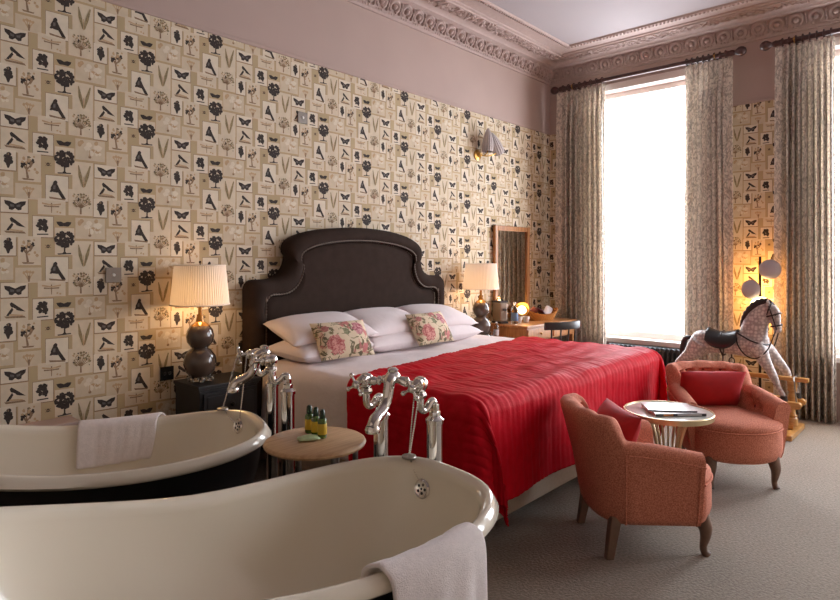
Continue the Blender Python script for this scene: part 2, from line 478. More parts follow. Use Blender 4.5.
    ink('green', [(394, 356), (402, 356), (392, 288), (372, 222), (366, 222), (370, 290)])
    ink('green', [(402, 356), (411, 354), (434, 290), (448, 220), (440, 218), (414, 284)])
    ink('faint', stroke(402, 360, 402, 290, 3, 2))
    # bare light tree
    pan(308, -118, 460, 42, 'pan1')
    ink('brown', stroke(384, 34, 384, -20, 6, 3))
    for k in range(9):
        a = -PI*(k+.5)/9; ink('brown', stroke(384, -6, 384+56*math.cos(a), -24+60*math.sin(a)*.9, 3, 1))
    for k in range(46): ink(rng.choice(['brown', 'green', 'faint', 'ink']), blob(384+rng.uniform(-62, 62), -38+rng.uniform(-52, 34), rng.uniform(4, 8), 5, rng, .4))
    # pale bouquet
    pan(350, 56, 540, 186, 'pan3')
    for k in range(18): ink('pan2' if k % 3 else 'faint', blob(440+rng.uniform(-66, 66), 112+rng.uniform(-36, 30), rng.uniform(10, 18), 7, rng, .3))
    ink('brown', blob(440, 164, 11, 6, rng)); ink('faint', stroke(440, 160, 440, 120, 4, 2))
    return P
TILE = sorted(tile_polys(), key=lambda p: p[0])
US, VS = TW/550.0, TH/491.0

def clip_poly(poly, axis, lim, keep_less):
    out = []
    for i in range(len(poly)):
        a, b = poly[i], poly[(i+1) % len(poly)]
        ia = (a[axis] <= lim) == keep_less; ib = (b[axis] <= lim) == keep_less
        if ia: out.append(a)
        if ia != ib:
            t = (lim-a[axis])/(b[axis]-a[axis])
            out.append((a[0]+(b[0]-a[0])*t, a[1]+(b[1]-a[1])*t))
    return out
def print_paper(mb, a0, a1, z0, z1, anchor, place):
    """cover the rectangle [a0,a1] x [z0,z1] of a wall; place(a,z,layer)->xyz"""
    e = .0004
    mb.add([place(a0, z0, .0003), place(a1, z0, .0003), place(a1, z1, .0003), place(a0, z1, .0003)], [(0, 1, 2, 3)], IX['ground'])
    aa, az = anchor
    for i in range(int((a0-aa)/TW)-2, int((a1-aa)/TW)+2):
        for j in range(int((az-z1)/TH)-3, int((az-z0)/TH)+3):
            ox = aa+i*TW; oz = az-j*TH-(TH/2 if i % 2 else 0)
            if ox+TW < a0 or ox-.1 > a1 or oz-TH*1.1 > z1 or oz+.15 < z0 and oz < z0: continue
            for ix, (ly, m, poly) in enumerate(TILE):
                q = [(ox+x*US, oz-y*VS) for x, y in poly]
                xs = [p[0] for p in q]; zs = [p[1] for p in q]
                if max(xs) < a0 or min(xs) > a1 or max(zs) < z0 or min(zs) > z1: continue
                for ax, lim, less in ((0, a0, False), (0, a1, True), (1, z0, False), (1, z1, True)):
                    if len(q) > 2: q = clip_poly(q, ax, lim, less)
                if len(q) < 3: continue
                mb.add([place(x, z, .0005+7e-6*ix) for x, z in q], [tuple(range(len(q)))], IX[m])

# bed wall
w = MB(); w.keepn = True
w.box((XB-.2, YL, -.1), (XR+.35, YL+.2, ZC+.2), IX['paint'])
print_paper(w, -1.6, XR, .16, ZP, (.935, 2.14), lambda a, z, d: (a, YL-d, z))
struct(w.build('wall_left', PANS, smooth=False), 'mauve wall papered with natural history prints behind the bed', 'wall')
# window wall with two openings, plus an unseen third added for daylight
W1 = (1.88, 3.18); W2 = (-.30, 1.02); W3 = (-2.48, -1.16); WZ0, WZ1 = .56, 3.28
w = MB(); w.keepn = True
def wr(y0, y1, z0, z1): w.box((XR, y0, z0), (XR+.35, y1, z1), IX['paint'])
wr(YF-.2, W3[0], -.1, ZC+.2); wr(W3[1], W2[0], -.1, ZC+.2); wr(W2[1], W1[0], -.1, ZC+.2); wr(W1[1], YL+.2, -.1, ZC+.2)
for a, b in (W1, W2, W3): wr(a, b, -.1, WZ0); wr(a, b, WZ1, ZC+.2)
pl = lambda a, z, d: (XR-d, -a, z)     # a runs to the right as seen from the room
print_paper(w, -YL, -W1[1], .16, ZP, (-1.547, 2.214), pl)
print_paper(w, -W1[0], -W2[1], .16, ZP, (-1.547, 2.214), pl)
struct(w.build('wall_right', PANS, smooth=False), 'mauve and papered wall with two tall windows', 'wall')
w = MB(); w.box((XB-.2, YF-.2, -.1), (XB, YL+.2, ZC+.2)); struct(w.build('wall_back', 'wall_plain', smooth=False))
w = MB()
w.box((XB-.2, YF-.2, -.1), (XR+.35, YF, ZC+.2))
struct(w.build('wall_front', 'wall_plain', smooth=False))
w = MB(); w.box((XB-.2, YF-.2, -.12), (XR+.35, YL+.2, 0)); struct(w.build('floor', 'carpet', smooth=False), 'grey beige carpet floor', 'floor')
w = MB(); w.box((XB-.2, YF-.2, ZC), (XR+.35, YL+.2, ZC+.2)); struct(w.build('ceiling', 'ceil', smooth=False), 'pale mauve white ceiling', 'ceiling')

# windows
def window(n, y0, y1, label):
    f = MB()
    x0, x1 = XR+.10, XR+.19
    for a, b in ((y0, y0+.05), (y1-.05, y1)): f.box((x0, a, WZ0), (x1, b, WZ1))
    f.box((x0, y0+.001, WZ1-.06), (x1, y1-.001, WZ1-.002)); f.box((x0, y0, WZ0), (x1, y1, WZ0+.07))
    # architrave on the room side
    f.box((XR-.02, y0-.07, WZ0), (XR-.001, y0, WZ1+.07)); f.box((XR-.02, y1, WZ0), (XR-.001, y1+.07, WZ1+.07))
    f.box((XR-.025, y0-.07, WZ1+.003), (XR-.001, y1+.07, WZ1+.08))
    o = f.build('window_%d' % n, 'white_paint', smooth=False, bevel=.004); struct(o, label, 'window')
    p = MB(); p.box((x0+.04, y0+.05, WZ0+.07), (x0+.05, y1-.05, WZ1-.06)); p.build('pane', 'pane', o, smooth=False)
    s = MB(); s.box((XR-.07, y0-.1, WZ0-.045), (XR-.001, y1+.1, WZ0+.004)); s.box((XR-.001, y0+.001, WZ0+.0005), (XR+.12, y1-.001, WZ0+.004)); s.build('sill', 'white_paint', o, smooth=False, bevel=.006)
window(1, *W1, 'tall bright white window above the radiator')
window(2, *W2, 'tall bright window at the edge of the room past the rocking horse')
window(3, *W3, 'unseen window added for daylight, furthest along the wall from the bed')  # added out of view to bring in more daylight, spaced like the others

# cornice: swept profile with scroll frieze, leaf band and bead row
prof = [(0, 3.49), (.018, 3.49), (.022, 3.51), (.03, 3.515), (.035, 3.53), (.05, 3.58), (.085, 3.635), (.13, 3.645), (.135, 3.655),
        (.15, 3.665), (.19, 3.67), (.2, 3.664), (.345, 3.664), (.35, 3.676), (.37, 3.68), (.375, 3.692), (.5, 3.69), (.51, 3.682), (.55, 3.684), (.56, 3.702), (0, 3.702)]
def sweep(kind):
    c = MB(); rg = random.Random(3)
    if kind == 'L':
        path = [lambda p, z: (XB, YL-p, z), lambda p, z: (XR-p, YL-p, z)]
        at = lambda s, p, z: (s, YL-p, z); s0, s1 = .3, XR
    else:
        path = [lambda p, z: (XR-p, YL-p, z), lambda p, z: (XR-p, YF, z)]
        at = lambda s, p, z: (XR-p, s, z); s0, s1 = -.6, YL
    c.loft([[g(p, z) for p, z in prof] for g in path])
    # scroll frieze
    k = 0; s = s1-.12
    while s > s0:
        ring = []
        for j in range(9):
            a = R(-60)+R(300)*j/8
            ring.append(at(s+.05*math.cos(a), .05+.03*math.sin(a)*.6+.012, 3.578+.045*math.sin(a)))
        c.tube(ring, [.014, .017, .019, .02, .02, .019, .017, .014, .010], 6)
        c.sphere(at(s, .066, 3.575), (.026, .026, .026), 8, 6)
        for dz, q in ((.03, .016), (0, .02), (-.03, .017)):
            c.sphere(at(s+.076, .05+.5*(dz+.03), 3.575+dz), (.011, .018, q+.006) if kind == 'L' else (.018, .011, q+.006), 6, 5)
        for q in (-.03, 0, .03): c.sphere(at(s+q, .03, 3.522), (.012, .012, .010), 6, 4)
        s -= .152
    # leaf band on the soffit
    s = s1-.36
    while s > s0:
        for q in range(6):
            a = rg.uniform(0, PI); r1, r2 = rg.uniform(.014, .03), rg.uniform(.007, .012)
            pp = rg.uniform(.215, .33); cx = s+rg.uniform(-.03, .03)
            pts = [at(cx+math.cos(a)*r1*t, pp+math.sin(a)*r1*t, 3.660) for t in (-1, -.3, .4, 1)]
            c.tube(pts, [r2*.4, r2, r2*.9, r2*.3], 5)
        s -= .05
    s = s1-.54
    while s > s0:
        c.sphere(at(s, .53, 3.679), .0125, 6, 4); s -= .036
    return c
struct(sweep('L').build('trim_1', 'cornice', smooth=True), 'ornate mauve plaster cornice above the bed wall', 'cornice')
struct(sweep('R').build('trim_2', 'cornice', smooth=True), 'ornate mauve plaster cornice above the windows', 'cornice')
# picture rail, just a slim bead between paint and paper
w = MB(); w.box((-1.7, YL-.014, ZP-.004), (XR, YL, ZP+.022)); struct(w.build('trim_3', 'paint', smooth=False, bevel=.004), 'slim mauve picture rail above the wallpaper', 'picture rail')
w = MB()
for a, b in ((W1[1]+.08, YL), (W2[1]+.08, W1[0]-.08), (W3[1]+.08, W2[0]-.08)): w.box((XR-.014, a, ZP-.004), (XR, b, ZP+.022))
struct(w.build('trim_4', 'paint', smooth=False, bevel=.004), 'slim mauve picture rail on the window wall', 'picture rail')
w = MB(); w.box((-2, YL-.025, 0), (XR, YL, .17)); struct(w.build('baseboard_left', 'paint', smooth=False, bevel=.006))
w = MB(); w.box((XR-.025, YF, 0), (XR, YL, .17)); struct(w.build('baseboard_right', 'paint', smooth=False, bevel=.006))
# boxed-in pipe ledge behind the far bath
w = MB(); w.box((-1.9, YL-.15, 0), (1.19, YL-.003, .535)); w.box((-1.9, YL-.165, .50), (1.20, YL-.003, .54)); w.box((-1.9, YL-.155, .40), (1.195, YL-.14, .43))
struct(w.build('trim_5', 'paint', smooth=False, bevel=.006), 'mauve boxed ledge low on the wall behind the far bath', 'ledge')

# ------------------------------------------------------------------ bathtubs
class Tub:
    W, N, Z0, DZ, L, PW, ZS, EG = .826, 2.76, .63, .115, 1.69, 1.75, -.095, .119
    def __init__(s, cx, cy, th): s.cx, s.cy, s.th = cx, cy, th
    def rim(s, a):
        c, q = math.cos(a), math.sin(a)
        x = s.L/2*math.copysign(abs(c)**(2/s.N), c); y = s.W/2*math.copysign(abs(q)**(2/s.N), q)
        u = x/(s.L/2); z = s.Z0+s.DZ*abs(u)**s.PW+s.ZS*u; y *= 1+s.EG*u
        return x-s.L/2, y, z
    def pt(s, a, k, off=0):
        """k<0 outer side going down, 0 = top of the roll, k>0 inside going down (0..1); off = outward offset along the local normal"""
        x, y, z = s.rim(a); cx = -s.L/2
        rx, ry = x-cx, y; r = math.hypot(rx, ry); nx, ny = rx/r, ry/r
        ro = .0
        if k >= 0:
            if k < .12:       # the roll
                t = k/.12*PI*.62; d = -.032-.032*math.sin(t*.8); zz = z-.030*(1-math.cos(t))
                d = -.03-.035*(k/.12); zz = z-.02*(k/.12)**2
            else:
                t = (k-.12)/.88; d = -.065-.15*t**1.5-(.10*t**4); zz = z-.02-(z-.02-.19)*(t if t < 1 else 1)
                if nx < 0: d -= .22*t*nx*nx
            zz += off; d += -off*.8 if k > .05 else 0
        else:
            t = -k
            if t < .25:
                q = t/.25*PI; d = -.03+.03*math.sin(q); zz = z-.035*(1-math.cos(q))/1.0*.8
                d = -.03+.032*math.sin(q*.5)*(1 if q < PI/2 else 1) if q <= PI/2 else .002-.045*(1-math.sin(q))
                zz = z-.028*(1-math.cos(q))
            else:
                u = (t-.25)/.75; d = -.045-.02*u-.17*u**2.2; zz = z-.056-(z-.056-.14)*u
                if nx < 0: d -= .2*u*nx*nx
            d += off; zz += off*.2
        px, py = cx+nx*(r+d), ny*(r+d)
        return (px, py, zz)
    def world(s, p):
        c, q = math.cos(s.th), math.sin(s.th)
        return (s.cx+p[0]*c-p[1]*q, s.cy+p[0]*q+p[1]*c, p[2])
    def wpt(s, a, k, off=0): return s.world(s.pt(a, k, off))
def angles(n): return [2*PI*j/n for j in range(n)]
def build_tub(t, label):
    root = thing('bathtub', label, 'bathtub', (t.cx, t.cy, 0), t.th, 'roll top baths')
    A = angles(120)
    # refine angles near corners of the superellipse so the outline stays even
    A = [a+.0 for a in A]
    m = MB()
    ks = [-.245, -.2, -.15, -.1, -.05, 0, .03, .06, .09, .12, .16, .22, .3, .38, .46, .54, .62, .7, .78, .86, .93, .98]
    rings = [[t.pt(a, k) for a in A] for k in ks]
    ct = [(-t.L/2+(x+t.L/2)*f, y*f, .186) for f in (.55, .25) for (x, y, z) in rings[-1]]
    n = len(A); rings += [ct[:n], ct[n:]]
    m.loft(rings, cap=False); 
    m.add([t_ for t_ in rings[-1]], [tuple(range(n))])
    m.build('tub_basin', 'enamel', root, angle=80)
    m = MB()
    ks = [-.24, -.3, -.4, -.5, -.6, -.7, -.8, -.9, -1.0]
    rings = [[t.pt(a, k) for a in A] for k in ks]
    m.loft(rings, cap=False); m.add(rings[-1], [tuple(range(n))])
    m.build('tub_shell', 'tub_black', root, angle=80)
    for sx in (-1.35, -.33):
        for sy in (-1, 1):
            f = MB(); y = sy*.2
            f.tube([(sx, y*.8, .2), (sx, y*1.1, .15), (sx, y*1.3, .08), (sx, y*1.32, .03), (sx, y*1.4, .012)], [.045, .05, .034, .03, .04], 10)
            f.build('claw_foot', 'chrome', root)
    return root
NEAR = Tub(1.753, 1.391, -.152); FAR = Tub(1.671, 2.521, -.31)
tub1 = build_tub(NEAR, 'cream and black roll top bath nearest the camera, towel over its front rim')
tub2 = build_tub(FAR, 'cream and black roll top bath beside the papered wall, towel over its back rim')
def overflow(t, root, a, k):
    p = Vector(t.pt(a, k)); p2 = Vector(t.pt(a+.02, k)); p3 = Vector(t.pt(a, k+.05))
    n = (p2-p).cross(p3-p).normalized()
    if n.dot(Vector((-t.L/2, 0, .5))-p) < 0: n = -n
    q = n.to_track_quat('Z', 'Y').to_matrix().to_4x4()
    m = MB(); m.X = Matrix.Translation(p) @ q
    m.lathe([(0, 0), (.034, 0), (.036, .006), (.03, .012), (.026, .009), (0, .009)], seg=24)
    o = m.build('overflow', 'chrome', root)
    h = MB(); h.X = Matrix.Translation(p) @ q
    for j in range(5):
        h.lathe([(.0001, .0085), (.0055, .0095), (.0001, .0105)], (.016*math.cos(j*2*PI/5), .016*math.sin(j*2*PI/5), 0), 10)
    h.lathe([(.0001, .0085), (.004, .0095), (.0001, .0105)], (0, 0, 0), 10)
    h.build('drain_hole', 'tub_black', o)
    return t.world(p)

# ------------------------------------------------------------------ bath taps (local x = towards the tub, y = between the two pipes)
def make_taps(label, loc, rz):
    r = thing('bath_mixer_tap', label, 'tap', loc, rz, 'freestanding bath taps')
    H = .115
    for s in (-1, 1):
        y = s*H
        m = MB(); m.lathe([(.05, 0), (.052, .006), (.034, .014), (.033, .016), (.032, .02), (.032, .755), (.036, .757), (.037, .772), (.033, .776), (.028, .78), (.02, .79), (.0, .79)], (0, y, 0), 24)
        m.build('standpipe', 'chrome', r)
        m = MB()
        vy = y-.035
        P = spl([(0, y, .785), (0, y, .825), (.006, y-.004, .845), (.02, y-.012, .842), (.035, y-.02, .822), (.05, y-.028, .815), (.064, y-.034, .826), (.07, vy, .85), (.07, vy, .885)], 6)
        m.tube(P, .0145, 12); m.lathe([(.0, 0), (.024, 0), (.024, .016), (.0, .016)], (0, y, .787), 8)
        m.lathe([(.0, 0), (.022, .002), (.027, .012), (.022, .024), (.0, .026)], (.07, vy, .868), 8)
        m.tube([(.0, y, .812), (.002, y, .83)], .019, 8)
        m.build('union_pipe', 'chrome', r)
        m = MB()
        m.sphere((.07, vy, .922), (.029, .031, .031), 18, 12)
        m.X = Matrix.Translation((.07, vy, .922)) @ Matrix.Rotation(R(90), 4, 'Y')
        m.lathe([(.0, 0), (.026, 0), (.026, .034), (.02, .04), (.024, .046), (.018, .056), (.011, .06), (.010, .088), (.0, .088)], seg=18)
        m.X = Matrix.Identity(4)
        m.build('valve_body', 'chrome', r)
        m = MB()
        m.sphere((.165, vy, .922), (.013, .016, .016), 14, 10)
        for k in range(4):
            a = k*PI/2+R(30)
            d = Vector((0, math.cos(a), math.sin(a))); b = Vector((.163, vy, .922))
            m.tube([b, b+d*.034], [.006, .005], 8); m.sphere(b+d*.040, .0095, 10, 8)
        m.build('cross_handle', 'chrome', r)
    m = MB(); q = -.035
    m.tube(spl([(.07, q-H, .922), (.07, q-H*.6, .922), (.07, q-.04, .93), (.07, q, .938), (.07, q+.04, .93), (.07, q+H*.6, .922), (.07, q+H, .922)], 5), [.018]*5+[.012]*5+[.016]*10+[.018]*5+[.012]*5+[.018], 14)
    for s in (-1, 1): m.sphere((.07, q+s*.058, .925), (.019, .014, .019), 12, 8)
    m.sphere((.07, q, .942), (.031, .031, .028), 16, 12); m.lathe([(.0, 0), (.02, 0), (.022, .01), (.014, .018), (.0, .02)], (.07, q, .962), 16)
    m.build('bridge', 'chrome', r)
    m = MB()
    P = spl([(.072, q, .945), (.10, q, .932), (.112, q, .90), (.122, q-.002, .868), (.142, q-.006, .838), (.174, q-.012, .818), (.203, q-.017, .804), (.217, q-.02, .778)], 6)
    n = len(P); m.tube(P, [.025-.004*math.sin(PI*i/(n-1)) for i in range(n)], 18)
    m.lathe([(.0, -.014), (.027, -.014), (.03, .0), (.024, .012), (.0, .012)], (.218, q-.02, .774), 18)
    m.build('spout', 'chrome', r)
    return r
NT_ANG, FT_ANG = R(-157.8), R(164.3)
tap1 = make_taps('tall chrome bath tap on two standpipes in front of the red bedspread', (1.782, 1.682, 0), NT_ANG)
tap2 = dup(tap1, (1.78, 2.556, 0), FT_ANG, 'tall chrome bath tap on two standpipes in front of the charcoal bedside cabinet')
def tapw(loc, a, p):
    return Vector((loc[0]+p[0]*math.cos(a)-p[1]*math.sin(a), loc[1]+p[0]*math.sin(a)+p[1]*math.cos(a), p[2]))
def chain_pts(a, b, sag, n):
    a, b = Vector(a), Vector(b); out = []
    for i in range(n+1):
        t = i/n; p = a.lerp(b, t); p.z -= sag*4*t*(1-t); out.append(p)
    return out
def plug(label, rimp, hang, ov, extra=None):
    root = thing('bath_plug', label, 'bath plug', rimp, 0, 'bath plugs on chains')
    o = Vector(rimp); m = MB()
    m.lathe([(.0, 0), (.027, 0), (.029, .004), (.027, .009), (.012, .011), (.006, .016), (.0, .018)], seg=22); m.build('stopper', 'steel', root)
    for a, b, s in ((hang, rimp, .0), (rimp, ov, .01))+((extra,) if extra else ()):
        m = MB(); a = Vector(a)-o; b = Vector(b)-o; n = int((b-a).length/.0045)
        pts = chain_pts(a+Vector((0, 0, .012)), b+Vector((0, 0, .004)), s, n)
        m.tube(pts, [.0042 if i % 2 else .0016 for i in range(n+1)], 6); m.build('chain', 'chrome', root)
ov1 = overflow(NEAR, tub1, .162, .28); ov2 = overflow(FAR, tub2, .252, .22)
tl1, tl2 = (1.782, 1.682), (1.78, 2.556)
plug('chrome bath plug and chain hanging from the tap onto the nearest bath', NEAR.wpt(.34, .06, .004), tapw(tl1, NT_ANG, (.12, .075, .89)), ov1, (tapw(tl1, NT_ANG, (.12, .095, .89)), NEAR.wpt(.335, .06, .004), 0))
plug('chrome bath plug and chain hanging from the tap onto the bath beside the papered wall', FAR.wpt(.58, .04, .004), tapw(tl2, FT_ANG, (.185, -.115, .905)), ov2, (tapw(tl2, FT_ANG, (.15, -.06, .92)), ov2, 0))
# ------------------------------------------------------------------ towels over the rims
def make_towel(t, a0, a1, kin, kout, label, off=.012):
    m = MB(); n = 26; rows = []
    # walk evenly along the rim
    aa = [a0+(a1-a0)*i/n for i in range(n+1)]
    for i, a in enumerate(aa):
        row = []
        wv = .004*math.sin(i*.9)+.003*math.sin(i*2.1+1)
        for k in [kin*(1-j/14) for j in range(15)]:
            p = t.pt(a, k, off+wv*.6*min(1, k/.2)); row.append(p)
        for k in (-.04, -.08, -.12): row.append(t.pt(a, k, off))
        e = t.pt(a, -.125, off+.004)
        for j in range(1, 15):
            d = kout*j/14
            x, y, z = e; r = math.hypot(x+t.L/2, y); nx, ny = (x+t.L/2)/r, y/r
            fl = .012*math.sin(i*.8+j*.1)*j/14
            row.append((x+nx*fl, y+ny*fl, z-d))
        rows.append([t.world(p) for p in row])
    m.grid(rows)
    c = Vector(t.wpt((a0+a1)/2, 0))
    o = m.build('towel', 'towel', None, origin=tuple(c), solid=.012)
    d = o.modifiers.new('u', 'SUBSURF'); d.levels = 1; d.render_levels = 1
    tag(o, label, 'towel', 'white bath towels')
    # woven band near each end
    for ci in (4, 27):
        b = MB(); b.grid([[Vector(r[ci+q])+(Vector(r[ci+q])-Vector(r[ci+q])) for q in (0, 1)] for r in rows])
    return o
make_towel(NEAR, -1.42, -.95, .34, .42, 'white towel hanging over the front rim of the nearest bath')
make_towel(FAR, 1.54, 1.13, .50, .30, 'white towel hanging over the back rim of the bath beside the papered wall')

# ------------------------------------------------------------------ little oak table between the baths
t = thing('side_table', 'small round pale oak table between the two baths', 'table', (1.57, 2.007, 0))
m = MB(); m.lathe([(0, .637), (.196, .637), (.206, .642), (.21, .650), (.206, .658), (.199, .662), (0, .662)], seg=64); m.build('tabletop', 'oak', t)
for k in range(6):
    a = 2*PI*k/6+.3
    m = MB(); m.tube([(.165*math.cos(a), .165*math.sin(a), .637), (.165*math.cos(a), .165*math.sin(a), .01)], [.012, .012], 10); m.build('leg', 'steel', t)
m = MB(); m.tube([(.165*math.cos(2*PI*k/40), .165*math.sin(2*PI*k/40), .012) for k in range(40)], .011, 8, closed=True); m.build('base_ring', 'steel', t)
def bottle(loc, label):
    r = thing('toiletry_bottle', label, 'bottle', loc, 0, 'green toiletry bottles')
    m = MB(); m.lathe([(0, 0), (.016, 0), (.019, .003), (.019, .072), (.016, .08), (.009, .084), (0, .084)], seg=20); m.build('bottle_body', 'green_glass', r)
    m = MB(); m.lathe([(.0192, .016), (.0197, .017), (.0197, .06), (.0192, .061)], seg=20, cap=False); m.build('label', 'label_y', r)
    m = MB(); m.lathe([(0, .082), (.0125, .082), (.0125, .09), (.0115, .112), (.007, .118), (0, .119)], seg=16); m.build('cap', 'green_cap', r)
    return r
b1 = bottle((1.615, 2.105, .662), 'green bottle with yellow label, furthest back of the three on the oak table')
dup(b1, (1.61, 2.055, .662), .5, 'green bottle with yellow label, middle one of the three on the oak table')
dup(b1, (1.605, 2.005, .662), 1.1, 'green bottle with yellow label, frontmost of the three beside the soap packet')
m = MB(); rg = random.Random(2)
rows = []
for i in range(9):
    u = i/8-.5; rows.append([(u*.085+.003*math.sin(j*1.4), (j/6-.5)*.06, .006+.012*(1-(2*u)**2)*(1-(j/3-1)**2)+.002*rg.random()) for j in range(7)])
m.grid(rows)
o = m.build('soap_packet', 'soap', None, solid=.004); o.location = (1.545, 2.02, .661); o.rotation_euler = (0, 0, R(-30))
tag(o, 'crumpled pale green wrapped soap in front of the bottles on the oak table', 'soap')

# ------------------------------------------------------------------ bedside cabinets, lamps
def cabinet(x0, x1, label):
    y0, y1, z = 3.37, 3.69, .655
    cx, cy = (x0+x1)/2, (y0+y1)/2; W, D = (x1-x0)/2, (y1-y0)/2
    r = thing('bedside_cabinet', label, 'bedside cabinet', (cx, cy, 0), 0, 'bedside cabinets')
    m = MB(); m.box((-W+.015, -D+.015, .05), (W-.015, D, z-.035)); m.box((-W+.03, -D+.03, 0), (W-.03, D, .05)); m.build('carcass', 'night', r, smooth=False, bevel=.004)
    m = MB(); m.box((-W, -D, z-.022), (W, D, z)); m.box((-W+.008, -D+.008, z-.036), (W-.008, D, z-.022)); m.build('top', 'night', r, smooth=False, bevel=.004)
    for k in range(3):
        a = .075+k*.183
        m = MB(); m.box((-W+.035, -D-.002, a), (W-.035, -D+.02, a+.165)); m.box((-W+.055, -D-.008, a+.02), (W-.055, -D, a+.145)); d = m.build('drawer', 'night', r, smooth=False, bevel=.003)
        m = MB(); m.sphere((0, -D-.022, a+.083), .014, 12, 8); m.tube([(0, -D-.02, a+.083), (0, -D-.004, a+.083)], .006, 8); m.build('knob', 'dark_metal', d)
    return r
cabinet(1.775, 2.20, 'charcoal bedside cabinet behind the far bath tap')
cabinet(4.545, 4.99, 'charcoal bedside cabinet on the window side of the bed')
def lamp(loc, label):
    r = thing('table_lamp', label, 'table lamp', loc, 0, 'gourd table lamps')
    m = MB()
    for k in range(6):
        a = k*PI/3+.2
        m.sphere((.066*math.cos(a), .066*math.sin(a), .02), (.024, .024, .02), 6, 4)
    m.lathe([(0, .006), (.055, .006), (.055, .03), (0, .03)], seg=16); m.build('crystal_foot', 'crystal', r)
    m = MB(); m.lathe([(0, .03), (.055, .032), (.085, .062), (.1, .112), (.092, .158), (.066, .196), (.046, .208), (.06, .22), (.078, .246), (.084, .282), (.076, .318), (.058, .344), (.04, .358), (0, .36)], seg=40); b = m.build('gourd_body', 'gourd', r)
    m = MB(); m.lathe([(.0575, .345), (.041, .359), (.026, .37), (.02, .40), (.02, .415)], seg=24); m.lathe([(.0, .36), (.012, .36), (.012, .5), (0, .5)], seg=12); m.build('neck', 'amber', r)
    m = MB()
    n = 144; fl = lambda j: .022 if j % 2 else 0
    m.lathe([(.172, .475), (.171, .481), (.149, .712), (.147, .718)], seg=n, cap=False, flute=fl)
    s = m.build('lamp_shade', 'shade', r, smooth=False)
    for rr_, zz_ in ((.174, .476), (.150, .717)):
        m = MB(); m.tube([(rr_*math.cos(2*PI*k/48), rr_*math.sin(2*PI*k/48), zz_) for k in range(48)], .004, 6, closed=True); m.build('shade_trim', 'shade', s)
    m = MB(); m.tube([(0, 0, .49), (0, 0, .735)], .003, 6); m.sphere((0, 0, .738), .008, 8, 6)
    for k in range(3): m.tube([(0, 0, .71), (.147*math.cos(k*2.09), .147*math.sin(k*2.09), .714)], .002, 5)
    m.build('finial', 'dark_metal', r)
    m = MB(); m.sphere((0, 0, .56), (.03, .03, .042), 12, 10); m.build('bulb', 'bulb', r)
    return r
LZ = .656
l1 = lamp((1.87, 3.53, LZ), 'gourd lamp with pleated shade on the cabinet behind the far bath')
dup(l1, (4.74, 3.50, LZ), 0, 'gourd lamp with pleated shade on the window side of the bed')

# ------------------------------------------------------------------ bed
BX0, BX1, BY0, BY1, BZ = 2.33, 4.45, 1.765, 3.56, .70
bed = thing('bed', 'wide bed with scalloped dark brown velvet headboard', 'bed', ((BX0+BX1)/2, (BY0+BY1)/2, 0))
bo = Vector(bed.location)
def bb(mb, *a, **k): mb.v = [(x-bo.x, y-bo.y, z) for x, y, z in mb.v]; return mb.build(*a, **k)
m = MB(); m.box((BX0+.03, BY0+.03, .06), (BX1-.03, BY1, .36)); bb(m, 'divan_base', 'divan', bed, smooth=False, bevel=.02)
for sx in (BX0+.15, BX1-.15):
    for sy in (BY0+.15, BY1-.15):
        m = MB(); m.lathe([(0, 0), (.025, 0), (.03, .06), (0, .06)], (sx, sy, 0), 12); bb(m, 'castor_leg', 'dark_metal', bed)
m = MB(); m.box((BX0, BY0, .365), (BX1, BY1, BZ-.01)); bb(m, 'mattress', 'linen', bed, smooth=False, bevel=.05)
# headboard outline (half), x from the middle outwards
HC = 3.285
def hb_outline(ins=0):
    half = []
    peak, notch, sh, hw = 1.665-ins, 1.485-ins*.75, 1.27-ins*1.0, 1.015-ins
    for k in range(13):          # arch
        a = k/12*.98; half.append((.70*math.sin(a*PI/2)/math.sin(.98*PI/2)*(1-ins*1.2)+0, notch+.02+(peak-notch-.02)*math.cos(a*PI/2)))
    x0 = half[-1][0]
    half.append((x0+.002, notch-.02)); half.append((x0-.018, notch-.045))
    ex = .86-ins*.8
    for k in range(1, 9):        # concave sweep down to the shoulder
        a = k/8*PI/2; half.append((x0-.018+(ex-x0+.018)*(1-math.cos(a)), notch-.045-(notch-.045-sh)*math.sin(a)))
    half.append((hw-.07, sh))
    for k in range(1, 6):
        a = k/5*PI/2; half.append((hw-.07+.07*math.sin(a), sh-.07*(1-math.cos(a))))
    half.append((hw, .12))
    return [(-x, z) for x, z in half[::-1]][:-1]+half
ol, il = hb_outline(), hb_outline(.115)
yf, yb = 3.585, 3.705
m = MB()
def ringy(pts, y): return [(HC+x, y, z) for x, z in pts]
def shrink(pts, d): return [(x*(1-d/1.07), z-d if z > .2 else z) for x, z in pts]
m.loft([ringy(ol, yb), ringy(ol, yf+.03), ringy(shrink(ol, .008), yf+.012), ringy(shrink(ol, .024), yf-.012), ringy(shrink(ol, .06), yf-.022), ringy(shrink(il, -.03), yf-.018), ringy(shrink(il, -.008), yf-.002), ringy(il, yf+.022)], True, False)
bb(m, 'headboard_border', 'velvet', bed, angle=60)
m = MB(); m.loft([ringy(il, yf+.06), ringy(il, yf+.024), ringy(shrink(il, .012), yf+.016), ringy(shrink(il, .05), yf+.01)], True, False)
inn = shrink(il, .05); m.add(ringy(inn, yf+.01), [tuple(range(len(inn)))]); bb(m, 'headboard_panel', 'velvet', bed, angle=60)
# nailhead line
dense = spl([(HC+x, yf-.010, z) for x, z in shrink(il, -.012)], 8)
res = [dense[0]]
for p in dense[1:]:
    while (p-res[-1]).length > .0055: res.append(res[-1]+(p-res[-1]).normalized()*.0055)
m = MB(); m.tube(res, [(.0018, .0056, .0068, .0056)[i % 4] for i in range(len(res))], 6)
bb(m, 'nailhead_trim', 'nail', bed)

